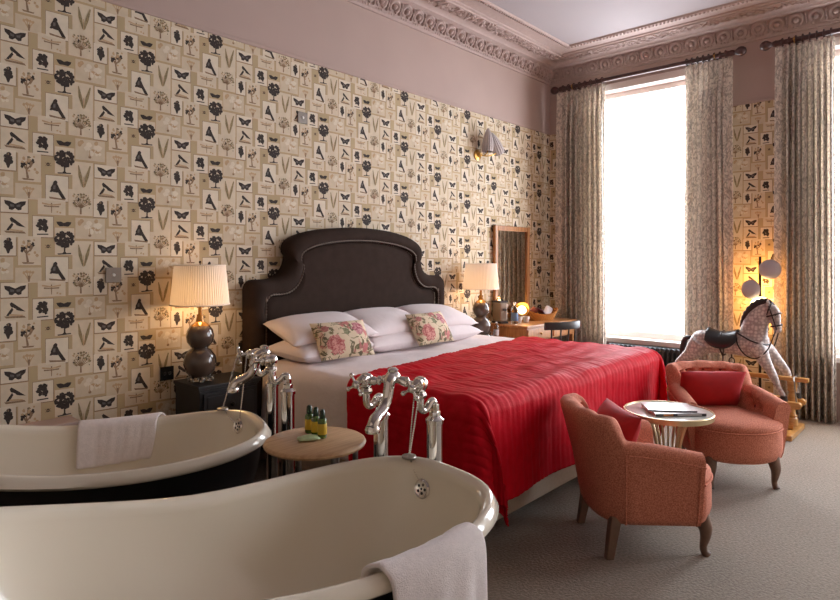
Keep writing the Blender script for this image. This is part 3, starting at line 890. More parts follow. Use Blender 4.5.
def drape(mb, x0, x1, y0, y1, z, sideL, sideR, foot, nu, nv, amp=.0, th=0, quilt=False, slant=0):
    """cloth lying on the bed top between x0..x1, y0(foot)..y1(head), hanging sideL / sideR / foot"""
    U = np.concatenate([np.linspace(-sideL, 0, int(nu*.3), endpoint=False), np.linspace(0, x1-x0, int(nu*.7), endpoint=False), np.linspace(x1-x0, x1-x0+sideR, int(nu*.3)+1)])
    V = np.concatenate([np.linspace(-foot, 0, int(nv*.4), endpoint=False), np.linspace(0, y1-y0, nv+1)]) if foot else np.linspace(0, y1-y0, nv+1)
    rc = .07; rows = []
    def over(d):    # arc-length d past the edge -> (outward, drop)
        if d <= 0: return 0, 0
        L = rc*PI/2
        if d < L: a = d/rc; return rc*math.sin(a), rc*(1-math.cos(a))
        return rc+.035*(d-L), rc+(d-L)
    for v in V:
        row = []; v0 = v
        for u in U:
            v = v0*(1+slant*u/(x1-x0)) if v0 > 0 else v0
            a = -u if u < 0 else (u-(x1-x0) if u > x1-x0 else 0)   # past the side
            sg = -1 if u < 0 else 1
            b = -v if v < 0 else 0
            X = min(max(u, 0), x1-x0)+x0; Y = max(v, 0)+y0
            X -= sg*0; px, py, pz = X, Y, z
            if a > 0 and b > 0:
                rho = math.hypot(a, b); ph = math.atan2(b, a); rho = rho if rho < .5 else .5+(rho-.5)*.62
                o, d = over(rho)
                o += .028*math.sin(ph*6)*min(1, rho/.4)
                px += sg*o*math.cos(ph); py -= o*math.sin(ph); pz -= d
                # the spare cloth of the corner folds round onto the foot end
                lay = math.sin(2*ph)**.7*min(1, rho/.25)
                px -= sg*.24*rho*lay; py -= (.035+.05*rho)*lay
            elif a > 0:
                o, d = over(a); o += .012*math.sin(v*9+.6)*min(1, a/.4); px += sg*o; pz -= d
            elif b > 0:
                o, d = over(b); o += .016*math.sin(u*8)*min(1, b/.4); py -= o; pz -= d
            n1 = mnoise.noise(Vector((u*5, v*5, 3)))*amp
            pz += n1*(1 if a+b < .05 else .3)
            if quilt:
                # quilted channels running head to foot
                rib = abs(math.sin(PI*(u)/.046+.35*mnoise.noise(Vector((u*3, v*4, 7)))))
                hgt = .006*(rib**.6)*(.35 if a > .05 and b == 0 else 1)+.004*mnoise.noise(Vector((u*16, v*9, 1)))
                hgt += .004*math.sin(v*34+2.5*mnoise.noise(Vector((u*2.2, v*2, 9))))*(1 if a+b < .03 else .35)
                pz += hgt if a+b < .06 else 0
                if b > .06 and a == 0: py -= hgt
                if a > .06 and b == 0: px += sg*hgt
                if a > .06 and b > 0 or a > 0 and b > .06:
                    px += sg*hgt*.7; py -= hgt*.7
            pz = max(pz, .012)
            row.append((px, py, pz))
        rows.append(row)
    mb.grid(rows)
m = MB(); drape(m, BX0+.02, BX1-.02, BY0+.06, 3.44, BZ+.012, .47, .47, 0, 90, 60, .012)
o = m.build('duvet', 'linen', None, origin=((BX0+BX1)/2, 2.6, BZ), solid=.018, angle=180)
tag(o, 'white cotton duvet spread over the bed under the red cover', 'duvet')
m = MB(); drape(m, BX0-.005, BX1+.005, BY0-.01, 2.60, BZ+.04, .52, .50, .53, 230, 150, .014, quilt=True, slant=.3)
o = m.build('bedspread', 'quilt', None, origin=((BX0+BX1)/2, 2.2, BZ), solid=.008, angle=180)
tag(o, 'crimson quilted bedspread across the foot of the bed', 'bedspread')

def pillow(name, w, d, t, m_, label, cat, group, n=22, pw=2.6, edge=.004, puff=.55):
    mb = MB(); rows_t, rows_b = [], []
    def prof(u, v): return (max(0, 1-abs(u)**pw)*max(0, 1-abs(v)**pw))**puff
    rings = []
    for s in (1, -1):
        rows = []
        for i in range(n+1):
            u = -1+2*i/n
            row = []
            for j in range(n+1):
                v = -1+2*j/n
                pin = 1-.05*(1-abs(u))*abs(v)**4; pin2 = 1-.05*(1-abs(v))*abs(u)**4
                row.append((u*w/2*pin2, v*d/2*pin, s*(t/2*prof(u, v)+edge*.5)+.006*mnoise.noise(Vector((u*2.4, v*2.4, s+w)))*prof(u, v)))
            rows.append(row)
        mb.grid(rows)
    # edge seam
    N = n+1
    o0 = 0; o1 = N*N
    per = [i*N for i in range(N)]+[(N-1)*N+j for j in range(1, N)]+[i*N+N-1 for i in range(N-2, -1, -1)]+[j for j in range(N-2, 0, -1)]
    mb.add([], [])
    for k in range(len(per)):
        a, b = per[k], per[(k+1) % len(per)]
        mb.f.append((o0+a, o0+b, o1+b, o1+a)); mb.mi.append(0)
    o = mb.build(name, m_, None, angle=180)
    tag(o, label, cat, group); return o
def place(o, loc, rx=0, ry=0, rz=0): o.location = loc; o.rotation_euler = (R(rx), R(ry), R(rz)); return o
def copy1(o, label): c = o.copy(); col.objects.link(c); c['label'] = label; return c
p0 = pillow('pillow', .70, .42, .16, 'linen', 'lower white pillow nearest the bath taps, under the top one', 'pillow', 'white bed pillows')
PZ = BZ+.102
spots = [(2.66, 3.31, PZ, 3, 0, 3, None),
         (2.68, 3.355, PZ+.128, 16, -2, -4, 'upper white pillow nearest the bath taps, pointed corner free'),
         (3.29, 3.32, PZ, 3, 0, 0, 'lower white pillow of the middle pair, under the top one'),
         (3.31, 3.37, PZ+.126, 18, 0, 2, 'upper white pillow of the middle pair on the bed'),
         (3.91, 3.33, PZ, 3, 0, 0, 'lower white pillow nearest the window side lamp'),
         (3.92, 3.38, PZ+.126, 16, 2, 0, 'upper white pillow nearest the window side lamp')]
for i, (x, y, z, rx, ry, rz, lb) in enumerate(spots):
    o = p0 if i == 0 else copy1(p0, lb); place(o, (x, y, z), rx, ry, rz)
c0 = pillow('floral_cushion', .43, .27, .13, 'floral', 'floral cushion leaning on the pillows nearest the bath taps', 'cushion', 'floral cushions', puff=.6)
place(c0, (2.665, 3.11, BZ+.175), 58, 0, -6)
place(copy1(c0, 'floral cushion leaning on the pillows nearest the window side lamp'), (3.585, 3.14, BZ+.175), 58, 0, 2)

# ------------------------------------------------------------------ tub armchairs
BUT = [(s, z) for z, ss in ((.60, (-.16, 0, .16)), (.50, (-.24, -.08, .08, .24))) for s in ss]
def armchair(label):
    r = thing('armchair', label, 'armchair', (3.02, 1.24, 0), R(-43.8), 'terracotta tub armchairs')
    # plan of the shell: U shape, parameter q from -1 (right arm front) over 0 (back) to 1 (left arm front)
    def plan(q):
        s = 1 if q > 0 else -1; a = abs(q)
        if a < .5:
            t = a/.5*PI/2; x = -.29+.175*(1-math.cos(t))**1.1; y = .262*math.sin(t)**.85
        else:
            t = (a-.5)/.5; x = -.115+.285*t; y = .262+.036*t
        return x, s*y
    def top(q):
        a = abs(q); z = .685-.02*(a/.36)**2 if a < .32 else .665
        k = sstep(.31, .41, a); z = z*(1-k)+.555*k
        return z-.05*max(0, (a-.41)/.59)**1.3
    n = 120; rows = []; 
    qs = [-1+2*i/n for i in range(n+1)]
    P = [Vector((*plan(q), 0)) for q in qs]
    for i, q in enumerate(qs):
        a, b = P[max(i-1, 0)], P[min(i+1, n)]
        tg = (b-a).normalized(); no = Vector((tg.y, -tg.x, 0))     # outward?
        if no.dot(P[i]-Vector((.05, 0, 0))) < 0: no = -no
        zt = top(q); th = .085; lean = .03*(1-sstep(.27, .4, abs(q)))
        def pp(off, z):
            f = (z-.17)/(.67-.17)
            base = P[i]+no*(off+.03*f-.035*(1-f)+lean*max(0, (z-.42)/.25)-.012*(1-f)**2)
            return (base.x, base.y, z)
        sc_ = .018*(1-abs(math.cos(PI*q*7))) if abs(q) < .32 else 0
        row = [pp(.02, .17), pp(.028, .20), pp(.03, .30), pp(.03, .40), pp(.03, zt-.09), pp(.032, zt-.045), pp(.03, zt-.018), pp(.012, zt+.002), pp(-.02, zt+.012-sc_*.5), pp(-.05, zt+.002-sc_), pp(-.066, zt-.03)]
        for z in np.linspace(zt-.045, .30, 26):
            dz = 0
            for bs, bz in BUT3:
                d2 = ((q-bs)/.04)**2+((z-bz)/.026)**2
                dz += .042*math.exp(-d2)
            row.append(pp(-.07+dz+.004*math.sin(z*30), float(z)))
        row.append(pp(-.02, .20)); row.append(pp(-.01, .17))
        rows.append(row)
    m = MB(); m.loft(rows, True, True); m.build('backrest', 'terra', r, angle=70)
    # seams on the outside of the shell: where back meets arm, and the arm top
    for s in (-1, 1):
        m = MB(); j = [i for i, q in enumerate(qs) if abs(q-s*.39) < .012][0]
        m.tube([Vector(rows[j][k])+ (Vector(rows[j][k])-Vector((0, 0, rows[j][k][2])))*.01 for k in range(0, 6)], .005, 6)
        e = [i for i, q in enumerate(qs) if abs(q) >= .41 and q*s > 0]
        m.tube([Vector(rows[i][5])+Vector((0, s*.003, 0)) for i in (e if s > 0 else e)], .005, 6)
        jj = n if s > 0 else 0
        jx = jj-2*s
        m.tube([Vector(rows[jx][k])+Vector((0, s*.003, 0)) for k in range(0, 6)], .004, 6)
        m.build('piping', 'terra', r)
    m = MB()
    for bs, bz in BUT3:
        i = min(range(n+1), key=lambda k: abs(qs[k]-bs)); row = rows[i][11:37]
        p = min(row, key=lambda p: abs(p[2]-bz))
        b = MB(); b.sphere(p, .012, 8, 6); b.build('upholstery_button', 'button', r)
    # seat with a bowed front
    def outline(f, inset=0):
        out = []
        for i in range(25):
            y = -.265+.53*i/24; t = y/.265
            out.append((.19+.135*(1-abs(t)**2.4)-inset, y*(1-inset/.3)))
        out += [(.0, .25-inset), (-.13, .22-inset), (-.23, .11), (-.23, -.11), (-.13, -.22+inset), (.0, -.25+inset)]
        return out
    m = MB()
    def rg(z, ins, bulge=0): return [(x+bulge*max(0, x)*.2, y, z) for x, y in outline(1, ins)]
    m.loft([rg(.17, .02), rg(.18, .005), rg(.22, -.004), rg(.30, -.004), rg(.355, 0)], True, True)
    m.build('apron', 'terra', r, angle=70)
    m = MB()
    m.loft([rg(.352, .004), rg(.365, -.004), rg(.385, -.002), rg(.402, .02), rg(.413, .05), rg(.42, .10), rg(.424, .16)], True, True)
    m.build('seat', 'terra', r, angle=80)
    m = MB(); m.tube([(x+.002, y, .357) for x, y in outline(1, -.004)[:25]], .0055, 6); m.build('piping', 'terra', r)
    for s in (-1, 1):
        m = MB(); m.tube(spl([(.215, s*.19, .2), (.226, s*.193, .165), (.238, s*.197, .125), (.236, s*.197, .085), (.228, s*.195, .045), (.232, s*.197, .018), (.244, s*.202, .0)], 4), np.interp(np.arange(25), [0, 4, 8, 12, 16, 20, 24], [.036, .036, .031, .023, .017, .017, .022]), 12)
        m.build('leg', 'legwood', r)
        m = MB(); m.loft([[(-.2+dx*.026, s*.19+dy*.026, .2) for dx, dy in ((-1, -1), (1, -1), (1, 1), (-1, 1))], [(-.235+dx*.018, s*.2+dy*.018, 0) for dx, dy in ((-1, -1), (1, -1), (1, 1), (-1, 1))]])
        m.build('leg', 'legwood', r, smooth=False, bevel=.004)
    return r
BUT3 = [(-.25, .625), (-.125, .635), (0, .638), (.125, .635), (.25, .625), (-.19, .55), (-.063, .555), (.063, .555), (.19, .55), (-.52, .485), (.52, .485), (-.66, .475), (.66, .475), (-.59, .435), (.59, .435), (-.73, .43), (.73, .43)]
ch1 = armchair('terracotta tub armchair turned sideways at the foot of the bed')
ch2 = dup(ch1, (4.28, 1.19, 0), math.atan2(-.66, -.75), 'terracotta tub armchair facing the camera in front of the rocking horse')
def cpos(loc, rz, p): return (loc[0]+p[0]*math.cos(rz)-p[1]*math.sin(rz), loc[1]+p[0]*math.sin(rz)+p[1]*math.cos(rz), p[2])
q0 = pillow('red_cushion', .43, .27, .14, 'redvel', 'red velvet cushion in the armchair turned sideways', 'cushion', 'red velvet cushions', puff=.6)
A1 = R(-43.8); A2 = math.atan2(-.66, -.75)
def set_cush(o, loc, rz, p, tilt):
    o.location = cpos(loc, rz, p)
    o.rotation_euler = (Matrix.Rotation(rz, 3, 'Z') @ Matrix.Rotation(R(-tilt), 3, 'Y') @ Matrix.Rotation(R(90), 3, 'Z')).to_euler()
set_cush(q0, (3.02, 1.24), A1, (-.135, 0, .535), 68)
q1 = copy1(q0, 'red velvet cushion in the armchair that faces the camera')
set_cush(q1, (4.28, 1.19), A2, (-.135, -.03, .535), 68)

# ------------------------------------------------------------------ gold drinks table and magazines
TX, TY, TZ = 3.656, 1.327, .515
t = thing('drinks_table', 'round mirror topped gold wire table between the armchairs', 'table', (TX, TY, 0))
m = MB(); m.lathe([(.235, TZ-.03), (.25, TZ-.03), (.252, TZ-.002), (.249, TZ+.002), (.243, TZ+.002), (.241, TZ-.006), (.235, TZ-.006)], seg=64, cap=False); m.build('rim', 'gold', t)
m = MB(); m.lathe([(0, TZ-.028), (.236, TZ-.028), (.242, TZ-.004), (0, TZ-.004)], seg=64); m.build('tabletop', 'pale_glass', t)
for k in range(18):
    a = 2*PI*k/18
    pts = spl([((.12-.055*math.sin(PI*f))*math.cos(a)+(.06*max(0, f-.6))*math.cos(a), (.12-.055*math.sin(PI*f)+.06*max(0, f-.6))*math.sin(a), (TZ-.03)*(1-f)+.012*f) for f in (0, .2, .4, .6, .8, 1)], 3)
    m = MB(); m.tube(pts, .005, 6); m.build('wire_rod', 'gold', t)
m = MB()
m.tube([(.144*math.cos(2*PI*k/40), .144*math.sin(2*PI*k/40), .01) for k in range(40)], .009, 6, closed=True); m.build('base_ring', 'gold', t)
def magazine(label, loc, rz, w, d, h, cov):
    r = thing('magazine', label, 'magazine', loc, rz, 'magazines on the gold table')
    m = MB(); m.box((-w/2+.002, -d/2+.002, .001), (w/2-.002, d/2-.002, h-.001)); m.build('pages', 'page', r, smooth=False)
    m = MB(); m.box((-w/2, -d/2, h-.0015), (w/2, d/2, h)); m.box((-w/2, -d/2, 0), (w/2, d/2, .0015)); m.box((-w/2-.0005, -d/2-.0015, 0), (w/2+.0005, -d/2, h), 1); m.build('cover', [cov, 'cover_dark'], r, smooth=False)
    return r
g = magazine('thick magazine with dark spine, lower of the two on the gold table', (TX-.005, TY-.03, TZ-.0035), R(-47), .29, .215, .016, 'paper')
m = MB(); m.box((-.10, -.1095, .003), (-.045, -.109, .013)); m.build('spine_print', 'orange', g, smooth=False)
m = MB(); m.box((-.02, -.1095, .004), (.12, -.109, .012)); m.build('spine_print', 'paper', g, smooth=False)
magazine('glossy pale magazine on top of the other on the gold table', (TX+.01, TY+.005, TZ+.013), R(-55), .27, .205, .008, 'paper')

# ------------------------------------------------------------------ desk corner
t = thing('desk', 'brown wooden desk in the corner under the tall mirror', 'desk', (5.63, 3.455, 0))
m = MB(); m.box((-.52, -.245, .735), (.50, .235, .76)); m.build('desktop', 'walnut', t, smooth=False, bevel=.004)
m = MB(); m.box((-.50, -.225, .60), (.48, .22, .735)); m.build('frame_apron', 'walnut', t, smooth=False, bevel=.003)
for s, a in ((0, -.49), (1, .01)):
    m = MB(); m.box((a, -.236, .615), (a+.46, -.224, .72)); d = m.build('drawer', 'walnut', t, smooth=False, bevel=.003)
    m = MB(); m.sphere((a+.23, -.248, .668), .012, 10, 8); m.build('knob', 'brass', d)
for x in (-.475, .45):
    for y in (-.20, .195):
        m = MB(); m.loft([[(x+dx*.025, y+dy*.025, .6) for dx, dy in ((-1, -1), (1, -1), (1, 1), (-1, 1))], [(x+dx*.016, y+dy*.016, 0) for dx, dy in ((-1, -1), (1, -1), (1, 1), (-1, 1))]]); m.build('leg', 'walnut', t, smooth=False, bevel=.003)
t = thing('wall_mirror', 'tall brown wood framed mirror above the desk', 'mirror', (5.56, YL-.012, .79))
w_, h_, fr = .335, .985, .052
m = MB()
m.box((-w_, -.035, 0), (-w_+fr, 0, h_)); m.box((w_-fr, -.035, 0), (w_, 0, h_)); m.box((-w_+fr, -.035, h_-fr), (w_-fr, 0, h_)); m.box((-w_+fr, -.035, 0), (w_-fr, 0, fr)); m.build('frame', 'walnut', t, smooth=False, bevel=.005)
m = MB(); m.box((-w_+fr, -.016, fr), (w_-fr, -.004, h_-fr)); m.build('glass', 'mirror', t, smooth=False)
# chair at the desk
t = thing('desk_chair', 'black wooden chair with curved back rail at the desk', 'chair', (5.385, 3.10, 0), R(70))
# local: +x is the way the chair faces (towards the desk)
m = MB(); rows = []
for i in range(15):
    y = -.215+.43*i/14; x = -.205+.05*(y/.215)**2
    rows.append([(x+a, y, z) for a, z in ((-.011, .735), (.011, .735), (.013, .775), (.004, .81), (-.012, .808), (-.015, .765))])
m.loft(rows, True, True); m.build('back_rail', 'black', t, angle=60)
for y in (-.15, -.05, .05, .15):
    m = MB(); m.tube([(-.16, y*.9, .45), (-.20+.05*(y/.215)**2, y, .745)], [.01, .008], 8); m.build('spindle', 'black', t)
m = MB(); rr = []
for z, f in ((.425, .93), (.43, 1), (.452, 1), (.458, .96)):
    rr.append([(.005+.2*f*math.copysign(abs(math.cos(2*PI*k/32))**.7, math.cos(2*PI*k/32)), .205*f*math.copysign(abs(math.sin(2*PI*k/32))**.7, math.sin(2*PI*k/32)), z) for k in range(32)])
m.loft(rr); m.build('seat', 'black', t, angle=60)
for sx in (-1, 1):
    for sy in (-1, 1):
        m = MB(); m.tube([(.13*sx, .14*sy, .43), (.18*sx, .19*sy, 0)], [.016, .012], 8); m.build('leg', 'black', t)
DZ = .76
# coffee machine like grey canister with black base
t = thing('coffee_machine', 'grey beige coffee machine at the bed end of the desk', 'coffee machine', (5.20, 3.60, DZ), R(-20))
m = MB(); m.box((-.045, -.075, .02), (.045, .075, .215)); m.build('body', 'kettle', t, smooth=False, bevel=.012)
m = MB(); m.box((-.05, -.085, 0), (.05, .08, .02)); m.build('base', 'black', t, smooth=False, bevel=.006)
m = MB(); m.box((-.048, -.078, .215), (.048, .078, .23)); m.tube([(0, -.06, .228), (0, -.03, .25), (0, .03, .25), (0, .06, .228)], .007, 8); m.build('lid', 'cover_dark', t, smooth=False)
m = MB(); m.box((-.016, -.105, .13), (.016, -.072, .155)); m.build('spout', 'cover_dark', t, smooth=False, bevel=.004)
def water_bottle(label, loc, h=.23, r=.033, lab='blue_label'):
    b = thing('water_bottle', label, 'bottle', loc, 0)
    m = MB(); m.lathe([(0, 0), (r*.9, 0), (r, .006), (r, h*.62), (r*.75, h*.74), (r*.38, h*.84), (r*.36, h*.95), (0, h*.95)], seg=20); m.build('bottle_glass', 'glass', b)
    m = MB(); m.lathe([(r*1.01, h*.14), (r*1.03, h*.15), (r*1.03, h*.5), (r*1.01, h*.51)], seg=20, cap=False); m.build('label', lab, b)
    m = MB(); m.lathe([(0, h*.93), (r*.44, h*.93), (r*.44, h), (0, h)], seg=14); m.build('cap', 'whiteplastic', b)
    return b
water_bottle('clear water bottle with blue label beside the coffee machine', (5.235, 3.44, DZ), .22, .036)
water_bottle('small clear bottle on the window side bedside cabinet', (4.88, 3.42, .656), .15, .026, 'whiteplastic')
t = thing('tumbler', 'small glass tumbler on the window side bedside cabinet', 'glass', (4.78, 3.385, .656))
m = MB(); m.lathe([(0, .004), (.024, .004), (.028, .07), (.030, .07), (.026, 0), (0, 0)], seg=20); m.build('glass_wall', 'glass', t)
def cup(label, loc):
    r = thing('cup', label, 'cup', loc, .4, 'white cups on the desk')
    m = MB(); m.lathe([(0, .004), (.02, .004), (.034, .045), (.036, .062), (.038, .062), (.037, .044), (.023, 0), (0, 0)], seg=22); m.build('bowl', 'whiteplastic', r)
    m = MB(); m.tube(spl([(.035, 0, .05), (.052, 0, .05), (.055, 0, .03), (.031, 0, .02)], 5), .004, 8); m.build('handle', 'whiteplastic', r)
    return r
k1 = cup('white cup nearer the bed on the desk edge', (5.36, 3.47, DZ)); dup(k1, (5.45, 3.44, DZ), 1.2, 'white cup nearer the window on the desk edge')
# small brass desk lamp, glowing
t = thing('desk_lamp', 'small amber glowing desk lamp in front of the tall mirror', 'lamp', (5.55, 3.57, DZ))
m = MB(); m.lathe([(0, 0), (.05, 0), (.05, .008), (.01, .014), (.008, .05), (0, .05)], seg=20); m.build('base', 'brass', t)
m = MB(); m.X = Matrix.Translation((-.01, -.02, .115)) @ Matrix.Rotation(R(62), 4, Vector((.67, -.74, 0)).normalized()).to_4x4()
m.lathe([(.016, -.06), (.04, -.05), (.066, -.02), (.078, .03), (.075, .03), (.062, -.018), (.038, -.045), (.014, -.055)], seg=26, cap=False); m.build('shade', 'brass', t)
m = MB(); m.X = Matrix.Translation((-.01, -.02, .115)) @ Matrix.Rotation(R(62), 4, Vector((.67, -.74, 0)).normalized()).to_4x4()
m.sphere((0, 0, .005), (.048, .048, .03), 16, 10); m.build('bulb', 'glow', t)
m = MB(); m.tube([(0, 0, .045), (.005, .01, .075)], .006, 8); m.build('stem', 'brass', t)
# wicker basket with wrapped snacks
t = thing('basket', 'honey coloured wicker basket on the desk beside the lamp', 'basket', (5.76, 3.46, DZ), R(-25))
m = MB(); n = 40
def el(a, b, z, dz=0): return [(a*math.cos(2*PI*k/n), b*math.sin(2*PI*k/n), z+dz*abs(math.cos(2*PI*k/n))**3) for k in range(n)]
m.loft([el(.16, .09, .012), el(.16, .09, 0), el(.19, .115, .04, .02), el(.215, .135, .075, .055), el(.205, .125, .075, .055), el(.18, .105, .04, .02), el(.155, .085, .012)], True, True); m.build('bowl', 'wicker', t)
def snack(name, label, loc, rot, size, m_, cat):
    mb = MB(); rows = []
    for i in range(9):
        u = -1+2*i/8; rows.append([(size[0]*u, size[1]*math.cos(2*PI*k/12)*(1-.25*abs(u)**3), size[2]*math.sin(2*PI*k/12)*(1-abs(u)**4)+.002*math.sin(k*3+i)) for k in range(12)])
    mb.loft(rows); o = mb.build(name, m_, None, angle=60); o.location = loc; o.rotation_euler = rot; tag(o, label, cat, 'snacks in the wicker basket'); return o
snack('snack_packet', 'dark purple snack packet sticking up from the wicker basket', (5.76, 3.45, DZ+.085), (R(30), R(25), .4), (.09, .05, .022), 'purple', 'snack packet')
snack('snack_packet', 'pale snack packet at the window end of the wicker basket', (5.86, 3.42, DZ+.095), (R(40), R(-30), .2), (.08, .045, .02), 'cornflower', 'snack packet')
snack('snack_packet', 'pink snack packet at the lamp end of the wicker basket', (5.67, 3.49, DZ+.095), (R(50), R(35), 1.1), (.07, .04, .02), 'plum', 'snack packet')

# ------------------------------------------------------------------ fittings on the bed wall
def plate(label, x, z, w, h, m_, dot, cat, name):
    r = thing(name, label, cat, (x, YL-.003, z))
    m = MB(); m.box((-w/2, -.008, -h/2), (w/2, 0, h/2)); m.build('plate', m_, r, smooth=False, bevel=.002)
    m = MB()
    for dx in dot:
        m.X = Matrix.Translation((dx, -.008, 0)) @ Matrix.Rotation(R(90), 4, 'X'); m.lathe([(0, 0), (.011, 0), (.009, .007), (0, .008)], seg=14)
    m.build('button', 'whiteplastic' if m_ != 'socket' else 'black', r)
plate('square grey switch plate with white button on the papered wall', 1.426, 1.318, .088, .088, 'greywire', (0,), 'switch', 'light_switch')
plate('small dark switch plate high on the papered wall', 2.782, 2.474, .085, .085, 'greywire', (0,), 'switch', 'light_switch')
plate('black socket on the papered wall beside the charcoal cabinet', 1.745, .70, .085, .085, 'socket', (-.016, .016), 'socket', 'wall_socket')
t = thing('wall_sconce', 'brass wall light with two pleated leaf shaped shades', 'wall light', (4.965, YL-.003, 2.478))
m = MB(); m.X = Matrix.Rotation(R(90), 4, 'X'); m.lathe([(0, 0), (.055, 0), (.055, .01), (.03, .02), (.018, .05), (0, .05)], seg=24); m.build('backplate', 'brass', t)
for s, tx in ((-1, -.01), (1, .17)):
    m = MB(); m.tube(spl([(0, -.045, 0), (.02+tx*.3, -.08, -.01), (.05+tx*.8, -.10, .03), (.05+tx, -.10, .09)], 6), .006, 8); m.build('arm', 'brass', t)
    m = MB(); bx = .05+tx
    tilt = Matrix.Translation((bx, -.10, .075)) @ Matrix.Rotation(R(4 if s < 0 else -36), 4, 'Y')
    m.X = tilt; m.lathe([(.05, -.05), (.056, .0), (.046, .08), (.026, .15), (.008, .19), (.0, .19)], seg=28, cap=False, flute=lambda j: .12*(j % 2)); m.build('shade', 'sconce', t, smooth=False)

# ------------------------------------------------------------------ curtains and poles
PX = XR-.14
def curtain(label, y0, y1, ret, nf=8):
    """hangs from y0 (further from the corner) to y1; ret = which end carries the flat leading edge (+1 = y1 end)"""
    r = thing('curtain', label, 'curtain', (PX, (y0+y1)/2, 0), 0, 'leaf print curtains'); cy = (y0+y1)/2
    Z1 = 3.335; m = MB(); rows = []; rg = random.Random(int(y0*100)); ph = rg.random()*6
    nu = 220; W = y1-y0
    flat = .17
    zs = [0.012, .15, .5, 1.0, 1.6, 2.2, 2.7, 3.0, 3.12, 3.2, 3.26, 3.31, Z1]
    def P(u, z):
        f = u if ret > 0 else 1-u               # f -> 1 at the flat end
        top = sstep(2.9, 3.25, z)
        g = min(f/(1-flat), 1.0)
        amp = .052*(1-top*.55)*sstep(0, .05, f)*(1-sstep(1-flat-.03, 1-flat*.6, f))
        wob = .5*mnoise.noise(Vector((g*4, z*.35, y0)))
        x = amp*math.sin(2*PI*nf*g+ph+wob*1.2)+.018*math.sin(2*PI*nf*2*g+z*.4)*(1-top)
        x += .02*mnoise.noise(Vector((u*3, z*.5, 5)))
        spread = 1+.05*(1-z/3.3)
        if f > 1-flat: x += .03*(f-(1-flat))/flat
        y = y0+W*u-cy
        y = y*spread if True else y
        y += amp*.35*math.cos(2*PI*nf*g*1+ph+wob)
        # pinch pleats
        if z > 3.1 and f < 1-flat: y += .008*math.sin(2*PI*nf*g*3)*top
        return (-x, y, z)
    for z in zs: rows.append([P(i/nu, z) for i in range(nu+1)])
    m.grid(rows); o = m.build('drape', 'curtain', r, solid=.004, angle=180)
    for k in range(8):
        y = y0+W*(.06+.82*k/7)*(1 if ret > 0 else 1)-cy+(0 if ret > 0 else .1*W)
        m = MB(); m.tube([(.033*math.cos(2*PI*j/20), y, 3.378+.033*math.sin(2*PI*j/20)) for j in range(20)], .0065, 6, closed=True)
        m.tube([(0, y, 3.346), (0, y, 3.332)], .003, 5); m.build('ring', 'pole', r)
    return r
curtain('leaf print curtain hanging between the wall corner and the first window', 2.95, 3.53, 1)
curtain('leaf print curtain between the first window and the lamplit paper strip', 1.66, 2.10, -1)
curtain('leaf print curtain behind the rocking horse head at the second window', .86, 1.31, 1)
def pole(label, y0, y1, fin0=True):
    r = thing('curtain_pole', label, 'curtain pole', (PX, (y0+y1)/2, 3.378), 0, 'mahogany curtain poles'); h = (y1-y0)/2
    m = MB(); m.tube([(0, -h, 0), (0, h, 0)], .022, 16); m.build('rod', 'pole', r)
    for s in ((-1, 1) if fin0 else (1,)):
        m = MB(); m.X = Matrix.Translation((0, s*h, 0)) @ Matrix.Rotation(R(-90*s), 4, 'X')
        m.lathe([(0, -.07), (.027, -.07), (.029, -.06), (.025, -.04), (.03, -.02), (.024, 0), (.018, .01), (.026, .02), (.042, .045), (.045, .065), (.04, .085), (.024, .104), (0, .11)], seg=20); m.build('finial', 'pole', r)
        m = MB(); y = s*(h-.17); m.tube([(0, y, -.0), (.05, y, -.012), (.135, y, -.015)], .011, 8); m.X = Matrix.Translation((.137, y, -.015)) @ Matrix.Rotation(R(-90), 4, 'Y'); m.lathe([(0, 0), (.035, 0), (.03, .012), (0, .014)], seg=16); b = m.build('bracket', 'pole', r)
        m = MB(); m.tube([(.027*math.cos(2*PI*j/16), y, .027*math.sin(2*PI*j/16)) for j in range(16)], .006, 6, closed=True); m.sphere((-.03, y, .0), .011, 8, 6); m.build('brass_cap', 'brass', b)
    return r
pole('mahogany curtain pole over the window above the radiator', 1.66, 3.51)
pole('mahogany curtain pole over the second window at the room edge', -.70, 1.33)

# radiator under the first window
t = thing('radiator', 'dark grey column radiator under the tall window', 'radiator', (XR-.12, 2.51, 0))
for k in range(17):
    y = -.384+.048*k; m = MB()
    for x in (-.045, 0, .045): m.tube([(x, y, .1), (x, y, .49)], .0125, 8)
    for z in (.1, .49): m.tube([(-.06, y, z), (.06, y, z)], .021, 10); 
    m.build('column', 'radiator', t)
for y in (-.384, .384):
    m = MB(); m.box((-.05, y-.012, 0), (.05, y+.012, .09)); m.build('foot', 'radiator', t, smooth=False, bevel=.004)
